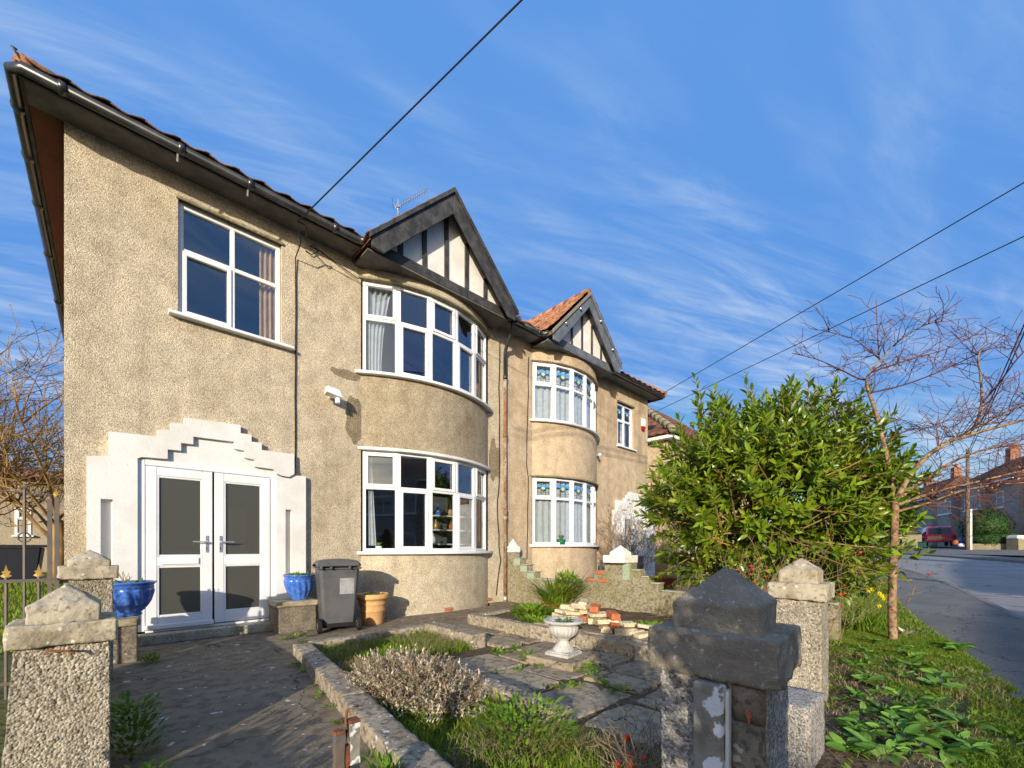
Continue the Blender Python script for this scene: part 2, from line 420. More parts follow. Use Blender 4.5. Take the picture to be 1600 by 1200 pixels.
m_curtain_cream = mat('cream_curtain', (.82,.57,.26), (.70,.46,.19), 9, rough=.9, transl=.25)
m_curtain_white = mat('white_net_curtain', (.80,.80,.76), (.70,.70,.66), 9, rough=.9, transl=.3)
m_curtain_tan = mat('tan_curtain', (.50,.42,.29), (.42,.34,.23), 9, rough=.9, transl=.25)
m_steel = mat('brushed_steel', (.75,.74,.72), rough=.3, metal=.8)
m_blue = mat('blue_glazed_ceramic', (.05,.15,.50), (.08,.20,.60), 10, (.03,.09,.36), 26, .22, .15, 30, spec=.6, coat=.3)
m_terra = mat('terracotta_tan', (.62,.36,.16), (.52,.29,.12), 6, (.70,.50,.30), 26, .8, .25, 60, a2lo=.6, a2hi=.75)
m_terra_red = mat('terracotta_red', (.45,.16,.08), (.36,.12,.06), 8, rough=.85, bump=.2)
m_bin = mat('grey_bin_plastic', (.085,.085,.088), (.11,.11,.112), 4, (.15,.15,.15), 34, .42, .12, 80, a2lo=.6, a2hi=.8)
m_bin_navy = mat('navy_bin_plastic', (.025,.028,.04), rough=.5)
m_rubber = mat('black_rubber', (.018,.018,.018), rough=.8)
m_sticker = mat('pale_label', (.34,.34,.345), (.22,.22,.225), 11, rough=.5)
m_urn = mat('grey_cast_urn', (.52,.50,.46), (.40,.385,.35), 9, (.24,.23,.2), 40, .9, .35, 60, a2lo=.58, a2hi=.75)
m_path = mat('dark_worn_concrete', (.21,.165,.11), (.27,.215,.145), 2.2, (.15,.12,.082), 9, .93, .75, 55, alo=.3, ahi=.7, spots=[((.56,.53,.47), 7, .20, .25), ((.56,.53,.48), 17, .20, .16), ((.27,.24,.19), 30, .25, .16)], cracks=(.55, (.07,.058,.045), .004))
m_slab = mat('paving_slab', (.37,.30,.20), (.28,.225,.15), 3, (.19,.155,.11), 13, .93, .75, 50, spots=[((.45,.42,.36), 28, .2, .12)], obj_rand=.16, cracks=(1.6, (.05,.04,.03), .008))
m_edging = mat('concrete_edging', (.40,.335,.235), (.30,.245,.17), 5, (.16,.13,.09), 24, .93, .55, 60, spots=[((.66,.64,.58), 14, .26, .28), ((.62,.6,.55), 36, .25, .2)])
m_soil = mat('garden_soil', (.12,.08,.05), (.19,.135,.085), 9, (.07,.048,.032), 40, .97, 1., 40)
m_turf = mat('turf_soil', (.10,.14,.03), (.145,.14,.055), 2.5, (.07,.055,.03), 22, .97, .8, 40)
m_asphalt = mat('pavement_asphalt', (.19,.18,.165), (.25,.235,.205), 1.1, (.14,.133,.123), 60, .9, .5, 120, cracks=(.5, (.10,.095,.09), .007))
m_road = mat('road_asphalt', (.31,.29,.265), (.37,.345,.31), .7, (.23,.215,.20), 70, .92, .5, 120, cracks=(.35, (.15,.143,.135), .012))
m_kerb = mat('kerb_stone', (.25,.22,.185), (.19,.17,.145), 4, (.22,.2,.17), 30, .9, .4, 60)
m_leaf = mat('laurel_leaf', (.13,.235,.012), (.27,.325,.018), 6, rough=.30, spec=.5, island=.5, transl=.42)
m_grass = mat('grass_blade', (.15,.255,.022), (.24,.285,.04), 2, rough=.6, island=.4, transl=.35)
m_dry = mat('dry_straw', (.31,.24,.14), (.22,.155,.085), 8, rough=.85, island=.35, transl=.15)
m_weed = mat('weed_leaf', (.125,.235,.018), (.20,.28,.03), 5, rough=.5, island=.35, transl=.25)
m_dock = mat('dock_leaf', (.11,.245,.035), (.18,.31,.05), 6, rough=.42, island=.25, bump=.2, bscale=40, transl=.22)
m_silver = mat('lavender_grey_tip', (.60,.51,.36), (.50,.43,.30), 6, rough=.9, island=.3)
m_stem = mat('dry_stem', (.29,.20,.12), (.21,.145,.085), 8, rough=.9, island=.3)
m_bark = mat('cherry_bark', (.27,.15,.075), (.38,.27,.15), 9, (.11,.07,.045), 22, .7, .5, 40)
m_twig = mat('purple_brown_twig', (.10,.040,.034), (.15,.062,.04), 6, rough=.75, island=.25)
m_twig_gold = mat('golden_twig', (.26,.17,.06), (.17,.10,.045), 3, rough=.85, island=.3)
m_bud = mat('orange_bud', (.50,.22,.05), (.40,.14,.04), 6, rough=.7, island=.3)
m_hip = mat('red_rose_hip', (.42,.03,.01), (.50,.075,.02), 30, rough=.35, island=.2)
m_yellow = mat('yellow_petal', (.85,.62,.02), rough=.6, transl=.3)
m_iron = mat('weathered_iron', (.14,.135,.13), (.20,.15,.11), 9, rough=.6, metal=.3)
m_gold = mat('gold_paint', (.62,.40,.10), (.40,.25,.07), 12, rough=.45, metal=.5)
m_rust = mat('rusty_iron', (.24,.09,.04), (.13,.06,.035), 14, (.4,.38,.36), 30, .85, .5, 60, a2lo=.6, a2hi=.7)
m_pipe_rust = mat('rusted_downpipe', (.27,.12,.06), (.40,.35,.26), 2.6, (.17,.085,.05), 18, .8, .4, 50)
m_oldwood = mat('peeling_painted_wood', (.30,.27,.225), (.20,.17,.13), 14, (.74,.74,.72), 13, .85, .6, 40, a2lo=.56, a2hi=.60)
m_cable = mat('black_cable', (.02,.02,.02), rough=.6)
m_red = mat('red_car_paint', (.55,.012,.05), rough=.25, spec=.5, coat=.6)
m_carglass = mat('car_glass', (.03,.035,.04), rough=.08, spec=.6)
m_lamp = mat('red_lens', (.35,.01,.01), rough=.2)
m_plate = mat('yellow_plate', (.75,.55,.03), rough=.5)
m_hubcap = mat('wheel_rim', (.5,.5,.5), rough=.35, metal=.7)
m_render_far = mat('grey_roughcast', (.47,.405,.325), (.39,.335,.27), 1.2, (.29,.25,.20), 30, .95, .4, 40)
m_render_light = mat('cream_roughcast', (.44,.37,.27), (.34,.28,.20), .8, (.24,.20,.14), 30, .95, .4, 40)
m_chimney = mat('chimney_brick', (.31,.155,.105), (.24,.115,.075), 4, rough=.9, bump=.4)
m_hedge = mat('dark_hedge_leaf', (.022,.055,.014), (.04,.08,.02), 3, rough=.5, island=.4)
m_olive = mat('olive_shrub_leaf', (.16,.17,.08), (.22,.20,.10), 5, rough=.6, island=.4, transl=.2)
m_paintblue = mat('stained_glass_blue', (.06,.30,.70), rough=.15, spec=.6)
m_paintyellow = mat('stained_glass_yellow', (.75,.55,.04), rough=.15, spec=.6)
m_brownpaving = mat('brown_paving', (.30,.185,.12), (.22,.135,.09), 2, (.15,.1,.07), 20, .92, .5, 50)
m_greenpot = mat('dark_green_pot', (.01,.13,.05), rough=.35)
m_greenbox = mat('dark_green_box', (.012,.06,.05), rough=.5)
m_polegrey = mat('pole_timber', (.19,.15,.11), (.13,.10,.075), 6, rough=.9)
m_navy = mat('navy_door', (.02,.03,.06), rough=.4)
m_orange = mat('orange_plastic', (.40,.13,.03), rough=.6)
m_paper = mat('crumpled_paper', (.65,.64,.66), (.30,.25,.40), 60, rough=.7)

# ================================================================ GROUND, ROAD, PATHS
def near_kerb(x):
    pts = [(-60,-7),(-20,-4.4),(0,-2.75),(5,-1.75),(10.6,-.74),(15.9,.02),(20.9,1.0),(24,1.9),(30,4.1),(38,8.2),(46,13.5),(60,26)]
    for (a,b),(c,d) in zip(pts, pts[1:]):
        if a <= x <= c:
            t = (x-a)/(c-a); i = pts.index((a,b))
            p0 = pts[max(0,i-1)]; p3 = pts[min(len(pts)-1,i+2)]
            m0 = (d-p0[1])/(c-p0[0]) * (c-a); m1 = (p3[1]-b)/(p3[0]-a) * (c-a)
            return (2*t**3-3*t*t+1)*b + (t**3-2*t*t+t)*m0 + (-2*t**3+3*t*t)*d + (t**3-t*t)*m1
    return pts[-1][1]
def kerb_pt(x, off):                 # off > 0: towards our houses
    e = .3
    d = Vector((2*e, near_kerb(min(59.5,x+e)) - near_kerb(max(-59.5,x-e)))).normalized()
    return Vector((x, near_kerb(x))) + Vector((-d.y, d.x)) * off
def ribbon(name, o0, o1, dz, m, xs, thick=0, zfun=None):
    mb = MB(); n = len(xs); vs = []; fs = []
    offs = [o0 + (o1-o0)*k/4 for k in range(5)]
    for x in xs:
        for o in offs:
            p = kerb_pt(x, o); vs.append((p.x, p.y, H(p.x, p.y) + dz))
    k = len(offs)
    for i in range(n-1):
        for j in range(k-1): fs.append((i*k+j, (i+1)*k+j, (i+1)*k+j+1, i*k+j+1))
    b = len(vs)
    if thick:
        for i in range(n):
            for j in (0, k-1):
                v = vs[i*k+j]; vs.append((v[0], v[1], v[2]-thick))
        for i in range(n-1):
            fs.append((i*k, b+2*i, b+2*i+2, (i+1)*k)); fs.append((i*k+k-1, (i+1)*k+k-1, b+2*i+3, b+2*i+1))
    mb.add(vs, fs)
    return struct(mb, name, m)
def build_ground():
    xs = [-400,-200,-100,-60,-40] + [-30+2*i for i in range(60)] + [95,110,140,200,300,400,700]
    ys = [-400,-200,-100,-60] + [-44+2*i for i in range(60)] + [80,100,140,200,300,500,700]
    mb = MB(); vs = [(x,y,H(x,y)-.09) for x in xs for y in ys]; m = len(ys)
    mb.add(vs, [(i*m+j,(i+1)*m+j,(i+1)*m+j+1,i*m+j+1) for i in range(len(xs)-1) for j in range(m-1)])
    struct(mb, 'ground', m_turf)
build_ground()
RX = [-58+2*i for i in range(27)] + [-4+1*i for i in range(40)] + [36+1.5*i for i in range(16)]
ribbon('road', -5.9, -.0, -.10+.03, m_road, RX)
kb = ribbon('kerb', -.0, .13, .012, m_kerb, RX, thick=.2)
def kerb_stones():
    x = 3.0
    while x < 34:
        L = .9+.02*(x-3); a0, a1 = kerb_pt(x,.002), kerb_pt(x+L-.02,.002); b0, b1 = kerb_pt(x,.128), kerb_pt(x+L-.02,.128); z = H(x,a0.y)+.035+rnd.uniform(-.006,.006)
        MB().add([(p.x,p.y,H(p.x,p.y)-.1) for p in (a0,a1,b1,b0)]+[(p.x,p.y,z+H(p.x,p.y)-H(x,a0.y)) for p in (a0,a1,b1,b0)], [(3,2,1,0),(4,5,6,7),(0,1,5,4),(1,2,6,5),(2,3,7,6),(3,0,4,7)]).build('kerb_stone', m_kerb, kb, bevel=.012)
        x += L
kerb_stones()
ribbon('pavement', .13, 1.45, .026, m_asphalt, RX)
ribbon('opposite_kerb', -6.03, -5.9, .03, m_kerb, RX, thick=.2)
ribbon('opposite_pavement', -7.6, -6.03, .026, m_asphalt, RX)
# the wide tarmac forecourts in front of the far houses
struct(MB().add([(x,y,H(x,y)+.02) for x,y in ((36,-4.5),(50,-9.5),(62,-7.5),(64,-1.5),(56,2.5),(48,7),(44,6))], [tuple(range(7))]), 'forecourt', m_asphalt)
# verge with bed in front of the boundary wall
def bound(x): return .80+.155*(x-3.675)        # line of the front boundary
def verge():
    mb = MB(); xs = [1.0+.35*i for i in range(52)]; vs = []; fs = []; k = 9
    for x in xs:
        y1 = min(bound(x)-.08, 3.0); y0 = kerb_pt(x, 1.43).y
        for j in range(k):
            y = y1 + (y0-y1)*j/(k-1)
            vs.append((x, y, H(x,y) + (.03 if 0 < j < k-1 else .0) + .03*mnoise.noise(Vector((x*1.7,y*1.7,0)))))
    for i in range(len(xs)-1):
        for j in range(k-1): fs.append((i*k+j,i*k+j+1,(i+1)*k+j+1,(i+1)*k+j))
    struct(mb.add(vs,fs), 'verge', m_turf, smooth=True)
verge()
# front path: worn concrete
mb = MB()
mb.prismz([(-.45,1.0),(-.3,2.75),(-.14,3.4),(-.14,5.85),(-.06,6.85),(3.0,6.85),(3.12,6.53),(4.4,6.40),(5.7,6.5),(5.85,6.85),(6.3,6.85),(6.3,5.2),(4.1,5.2),(1.58,5.2),(1.42,4.8),(1.10,2.0),(.9,-.2),(-.5,-.2)], -.12, 0)
struct(mb, 'path', m_path)
mb = MB().prismz([(6.55,1.35),(13.2,2.35),(13.2,6.85),(6.55,6.85)], -.1, .02)
struct(mb, 'neighbour_paving', m_brownpaving)
mb = MB().prismz([(-7,3.3),(-.3,3.3),(-.3,16),(-7,16)], -.2, -.02)
struct(mb, 'side_yard', m_turf)
# garden soil with lumps
def soil():
    mb = MB(); nx, ny = 60, 60; vs = []; fs = []
    for i in range(nx+1):
        for j in range(ny+1):
            x = .9 + 5.5*i/nx; y = .3 + 4.9*j/ny
            vs.append((x, y, -.035 + .05*mnoise.noise(Vector((x*2.2,y*2.2,1))) + .02*mnoise.noise(Vector((x*8,y*8,2)))))
    for i in range(nx):
        for j in range(ny):
            a = i*(ny+1)+j; fs.append((a, a+ny+1, a+ny+2, a+1))
    struct(mb.add(vs,fs), 'garden_soil', m_soil, smooth=True)
soil()
# patio of big uneven slabs: each slab its own piece
patio = struct(MB().prismz([(2.25,1.15),(4.0,1.1),(4.0,5.15),(3.3,5.15),(3.3,3.9),(2.25,3.9)], -.1, -.028), 'patio', m_soil)
def slabs():
    rows = [(1.15,1.75),(1.75,2.35),(2.35,3.0),(3.0,3.6),(3.6,4.25),(4.25,5.15)]
    k = 0
    for r,(y0,y1) in enumerate(rows):
        xs = [2.25, 2.85+.2*(r%2), 3.4+.15*((r+1)%2), 4.0] if r < 4 else [3.3, 3.68, 4.0]
        for a,b in zip(xs, xs[1:]):
            g = .032; j = lambda: rnd.uniform(-.035,.035)
            q = [(a+g+j()*.6,y0+g+j()),(b-g+j()*.6,y0+g+j()),(b-g+j()*.6,(y0+y1)/2+j()),(b-g+j()*.5,y1-g+j()),((a+b)/2+j(),y1-g+j()),(a+g+j()*.5,y1-g+j())]
            z = rnd.uniform(-.012,.012)
            m = MB().prismz(q, -.06, z)
            m.build('paving_slab', m_slab, patio, bevel=.007, segs=1)
slabs()

# ================================================================ WINDOWS AND WALL PIECES
class Win:
    def __init__(s): s.fr, s.pa, s.sa, s.extra = MB(), [], [], []
    def section(s, O, ux, w, h, cols, tr, openers=(), deep=.06, b=.05, vout=0.):
        """cols: number of lights across; tr: list of transom heights (fraction from the sill); openers: (col,row)"""
        fr = s.fr; v0, v1 = vout-deep, vout
        fr.lbox(O, ux, 0, b, v0, v1, 0, h); fr.lbox(O, ux, w-b, w, v0, v1, 0, h)
        fr.lbox(O, ux, b, w-b, v0, v1-.002, 0, b); fr.lbox(O, ux, b, w-b, v0, v1-.002, h-b, h)
        us = [b] ; mw = .055
        for c in range(1, cols):
            u = w*c/cols; fr.lbox(O, ux, u-mw/2, u+mw/2, v0, v1-.003, b, h-b); us += [u-mw/2, u+mw/2]
        us.append(w-b); zs = [b]
        for t in tr: zs += [h*t-mw/2, h*t+mw/2]
        zs.append(h-b)
        for c in range(cols):
            u0, u1 = us[2*c], us[2*c+1]
            for t in tr: fr.lbox(O, ux, u0, u1, v0, v1-.005, h*t-mw/2, h*t+mw/2)
            for r in range(len(tr)+1):
                z0, z1 = zs[2*r], zs[2*r+1]
                if (c, r) in openers:
                    e = .048; m = MB(); q0, q1 = v1-.03, v1+.016; x0, x1, y0, y1 = u0-.012, u1+.012, z0-.012, z1+.012
                    m.lbox(O, ux, x0, x0+e, q0, q1, y0, y1); m.lbox(O, ux, x1-e, x1, q0, q1, y0, y1)
                    m.lbox(O, ux, x0+e, x1-e, q0, q1-.002, y0, y0+e); m.lbox(O, ux, x0+e, x1-e, q0, q1-.002, y1-e, y1)
                    s.sa.append(m); u0_, u1_, z0_, z1_ = x0+e, x1-e, y0+e, y1-e
                else: u0_, u1_, z0_, z1_ = u0, u1, z0, z1
                s.pa.append((MB().lbox(O, ux, u0_-.004, u1_+.004, v1-.042, v1-.036, z0_-.004, z1_+.004), r, (O, ux, u0_, u1_, z0_, z1_, v1-.034)))
    def build(s, name, parent, gm=m_glass, m=m_upvc, stained=False, gm_top=None):
        o = s.fr.build(name, m, parent, bevel=.006)
        for x in s.sa: x.build('sash', m, o, bevel=.005)
        for p, r, q in s.pa:
            p.build('pane', gm_top if (gm_top and r) else gm, o)
            if stained and r == 1:
                O, ux, u0, u1, z0, z1, v = q; h = z1-z0; w = u1-u0; d = MB()
                d.lbox(O, ux, u0+.002, u1-.002, v, v+.004, z0+h*.60, z0+h*.74)
                d.lbox(O, ux, u0+w*.34, u1-w*.34, v, v+.004, z0+h*.46, z0+h*.598)
                d.cur = 1
                n = Vector((ux[1], -ux[0])); cu, cz = (u0+u1)/2, z0+h*.52
                P = lambda u, z, vv: (O[0]+ux[0]*u+n[0]*vv, O[1]+ux[1]*u+n[1]*vv, O[2]+z)
                a, bq = w*.13, h*.11
                d.add([P(cu-a,cz,v+.007),P(cu,cz-bq,v+.007),P(cu+a,cz,v+.007),P(cu,cz+bq,v+.007)], [(0,1,2,3)])
                d.cur = 2
                for zz in (.22, .86): d.lbox(O, ux, u0+.002, u1-.002, v, v+.005, z0+h*zz, z0+h*zz+.006)
                for uu in (.33, .665): d.lbox(O, ux, u0+w*uu, u0+w*uu+.006, v, v+.006, z0+.002, z1-.002)
                d.build('stained_glass', [m_paintblue, m_paintyellow, m_rubber], o)
        return o
class Bay:
    def __init__(s, cx, half, sag, y=6.85):
        s.R = (half*half+sag*sag)/(2*sag); s.t = math.asin(half/s.R); s.c = (cx, y - sag + s.R)
        s.cx, s.half, s.sag = cx, half, sag
    def pt(s, f, out=0):                   # f -1..1
        a = s.t*f; r = s.R+out
        return (s.c[0]+r*math.sin(a), s.c[1]-r*math.cos(a))
    def band(s, mb, z0, z1, o0, o1, n=28, f0=-1., f1=1.):
        vs, fs = [], []
        for i in range(n+1):
            f = f0+(f1-f0)*i/n
            for o, z in ((o0,z0),(o1,z0),(o1,z1),(o0,z1)):
                p = s.pt(f, o); vs.append((p[0],p[1],z))
        for i in range(n):
            for k in range(4): fs.append((4*i+k, 4*i+(k+1)%4, 4*i+4+(k+1)%4, 4*i+4+k))
        fs += [(3,2,1,0), (4*n,4*n+1,4*n+2,4*n+3)]
        return mb.add(vs, fs)
    def windows(s, z0, z1, tr, openers, out=-.03, n=5, **k):
        w = Win(); g = .985
        for i in range(n):
            a, b = s.pt(g*(-1+2*i/n), out), s.pt(g*(-1+2*(i+1)/n), out)
            d = Vector(b)-Vector(a); L = d.length; d.normalize()
            w.section((a[0],a[1],z0), (d.x,d.y), L, z1-z0, 1, [tr], openers[i], **k)
        return w
def wall_holes(mb, x0, x1, z0, z1, holes, y, depth, back=True):
    X = sorted({x0,x1,*[h[0] for h in holes],*[h[1] for h in holes]}); Z = sorted({z0,z1,*[h[2] for h in holes],*[h[3] for h in holes]})
    X = [v for v in X if x0 <= v <= x1]; Z = [v for v in Z if z0 <= v <= z1]
    for a,b in zip(X,X[1:]):
        for c,d in zip(Z,Z[1:]):
            mx, mz = (a+b)/2, (c+d)/2
            if any(h[0]<mx<h[1] and h[2]<mz<h[3] for h in holes): continue
            mb.add([(a,y,c),(b,y,c),(b,y,d),(a,y,d)], [(0,1,2,3)])
            if back: mb.add([(a,y+depth,c),(b,y+depth,c),(b,y+depth,d),(a,y+depth,d)], [(3,2,1,0)])
    for h in holes:
        a,b,c,d = h; e = y+depth
        mb.add([(a,y,c),(a,y,d),(a,e,d),(a,e,c)], [(0,1,2,3)]); mb.add([(b,y,c),(b,y,d),(b,e,d),(b,e,c)], [(3,2,1,0)])
        mb.add([(a,y,d),(b,y,d),(b,e,d),(a,e,d)], [(0,1,2,3)]); mb.add([(a,y,c),(b,y,c),(b,e,c),(a,e,c)], [(3,2,1,0)])
    return mb
def curtain(A, B, z0, z1, waves, m, label, amp=.03, taper=None, cat='curtain'):
    A, B = Vector(A), Vector(B); n = waves*6; mb = MB(); vs = []; fs = []
    d = (B-A); nn = Vector((d.y,-d.x)).normalized(); rows = 7
    for j in range(rows+1):
        t = j/rows; z = z0+(z1-z0)*t
        k = taper(t) if taper else 1
        for i in range(n+1):
            f = i/n; p = A + d*f*k + nn*amp*math.sin(f*waves*2*math.pi+.4*math.sin(3*t))
            vs.append((p.x,p.y,z))
    for j in range(rows):
        for i in range(n): fs.append((j*(n+1)+i, j*(n+1)+i+1, (j+1)*(n+1)+i+1, (j+1)*(n+1)+i))
    o = mb.add(vs,fs).build('curtain', m, smooth=True); return tag(o, label, cat)

WY = 6.85; SOF = 5.895; BSOF = 5.80
TAN = math.tan(R(33.2))
# pantile, shared by all tile pieces: width along x, up the slope along y
def tile_mesh(name, w=.30, L=.36, m=m_tile):
    mb = MB(); n = 6; th = .016
    pr = [(w*1.06*i/n, .034*(math.cos(2*math.pi*(i/n)*1.0+.6)*.5+.5)) for i in range(n+1)]
    vs = []
    for y, dz in ((0,.018),(L,0)):
        for x,z in pr: vs.append((x,y,z+dz))
        for x,z in pr: vs.append((x,y,z+dz-th))
    k = n+1; fs = []
    for i in range(n):
        fs.append((i,i+1,2*k+i+1,2*k+i)); fs.append((k+i+1,k+i,3*k+i,3*k+i+1)); fs.append((i+1,i,k+i,k+i+1))
    fs += [(0,2*k,3*k,k),(n,k+n,3*k+n,2*k+n)]
    mb.add(vs,fs); o = mb.build(name, m); me = o.data; me.polygons.foreach_set('use_smooth', [True]*len(me.polygons)); bpy.data.objects.remove(o); return me
ME_TILE = tile_mesh('tile')
ME_TILE_OLD = tile_mesh('tile_old', m=m_tile_old)
def put_tile(parent, me, origin, ex, ey):          # ex along eave, ey up slope
    ex, ey = Vector(ex).normalized(), Vector(ey).normalized(); ez = ex.cross(ey)
    o = bpy.data.objects.new('tile', me); C.objects.link(o); o.parent = parent
    p = Vector(origin) - root_loc(parent)
    j = rnd.uniform(-.006,.006)
    o.matrix_basis = Matrix(((ex.x,ey.x,ez.x,p.x),(ex.y,ey.y,ez.y,p.y),(ex.z,ey.z,ez.z,p.z+j),(0,0,0,1)))
    return o
def sheet_tiles(mb, A, ex, ey, width, length, keep=lambda x,y: True, w=.3, step=.31):
    """tile courses too hidden to part: a stepped, corrugated sheet"""
    ex, ey = Vector(ex).normalized(), Vector(ey).normalized(); ez = ex.cross(ey); A = Vector(A)
    for r in range(int(length/step)+1):
        for c in range(int(width/w)+1):
            if not keep((c+.5)*w, (r+.5)*step): continue
            vs = []
            for yy, dz in ((r*step,.02),((r+1)*step+.03,0)):
                for i in range(5):
                    vs.append(tuple(A + ex*(c*w+w*i/4) + ey*yy + ez*(dz+.017*math.cos(2*math.pi*i/4+.6))))
            for i in range(5): v = Vector(vs[i]); vs.append(tuple(v - ez*.02))
            mb.add(vs, [(i,i+1,6+i,5+i) for i in range(4)] + [(10+i,11+i,i+1,i) for i in range(4)])
    return mb

def gable(house, cx, half, apex, foot, yb, timber, board, style):
    """projecting gable over the bay: panel, battens, beam, bargeboards, soffits and a tiled roof on two slopes"""
    yp = yb+.25; sl = (apex-foot)/half; zb = 6.0
    hw = half - .1 - (zb-foot)/sl
    g = MB().prismy([(cx-half+.06, foot+.05),(cx+half-.06, foot+.05),(cx,apex-.09)], yp, yp+.05).build('gable', m_whiteboard, house)
    for k in (-2,-1,0,1,2):
        x = cx + k*half*.30 + (.0 if k else 0); top = apex - .12 - abs(x-cx)*sl - .06
        w = .085 if style == 0 else .06
        MB().box(x-w/2, x+w/2, yp-.03, yp-.001, zb, top+.05).build('batten', timber, g, bevel=.004)
    MB().box(cx-half+.04, cx+half-.04, yp-.055, yp-.002, BSOF+.03, zb+.0).build('beam', board, g, bevel=.008)
    dv = .40 if style == 0 else .29
    for s in (-1,1):
        f = lambda x, z: (cx+s*(x), z)
        MB().prismy([f(half,foot),f(0,apex),f(0,apex-dv),f(half-.2,foot-.2),f(half,foot-.2)], yb, yb+.035).build('bargeboard', board, g, bevel=.005)
        MB().prismy([f(half+.05,foot+.0),f(0,apex+.055),f(0,apex-.035),f(half+.05,foot-.09)], yb-.035, yb-.002).build('verge_board', timber if style == 0 else (m_greytimber if s > 0 else m_kerb), g, bevel=.005)
        MB().prismy([f(half-.02,foot-.06),f(0,apex-.085),f(0,apex-.105),f(half-.02,foot-.08)], yb+.037, yp-.002).build('gable_soffit', m_soffit if style == 0 else m_greytimber, g)
        MB().prismy([f(half+.02,foot-.02),f(0,apex-.0),f(0,apex-.06),f(half+.02,foot-.08)], yb+.037, yb+3.0).build('gable_slope', m_tile_old, g)
        # tile pieces
        ey = Vector((-s*1, 0, sl)).normalized(); ex = Vector((0,-1,0)) if s < 0 else Vector((0,1,0))
        n = int((math.hypot(half, apex-foot)-.30)/.30)
        for r in range(n+1):
            for c in range(8):
                y = yb+.0+.29*(c+1) if s < 0 else yb+.0+.29*c
                p = Vector((cx+s*(half+.06), y, foot+(.05 if style else -.06))) + ey*(.30*r)
                put_tile(g, ME_TILE if style else ME_TILE_OLD, p, ex, ey)
    pts = [(cx, yb+(.02 if style else .3)+.37*k, apex+(.06 if style else -.12)) for k in range(8)]
    for a,b in zip(pts,pts[1:]):
        m = MB(); m.tube([a,(b[0],b[1]+.03,b[2])], [.10,.093], 8); m.build('ridge_tile', m_tile if style else m_tile_old, g, smooth=True)
    # boxed soffit over the bay
    MB().box(cx-half+.02, cx+half-.02, yp-.055, WY-.003, BSOF, BSOF+.025).build('bay_soffit', m_soffit if style == 0 else m_greytimber, g)
    return g
def gutter_run(house, pts, r=.056, joints=()):
    g = MB().tube(pts, r, 10).build('gutter', m_gutter, house, smooth=True)
    for (p, d) in joints:
        MB().tube([Vector(p)-Vector(d)*.03, Vector(p)+Vector(d)*.03], r+.012, 10).build('gutter_clip', m_gutter, g, smooth=True)
    return g

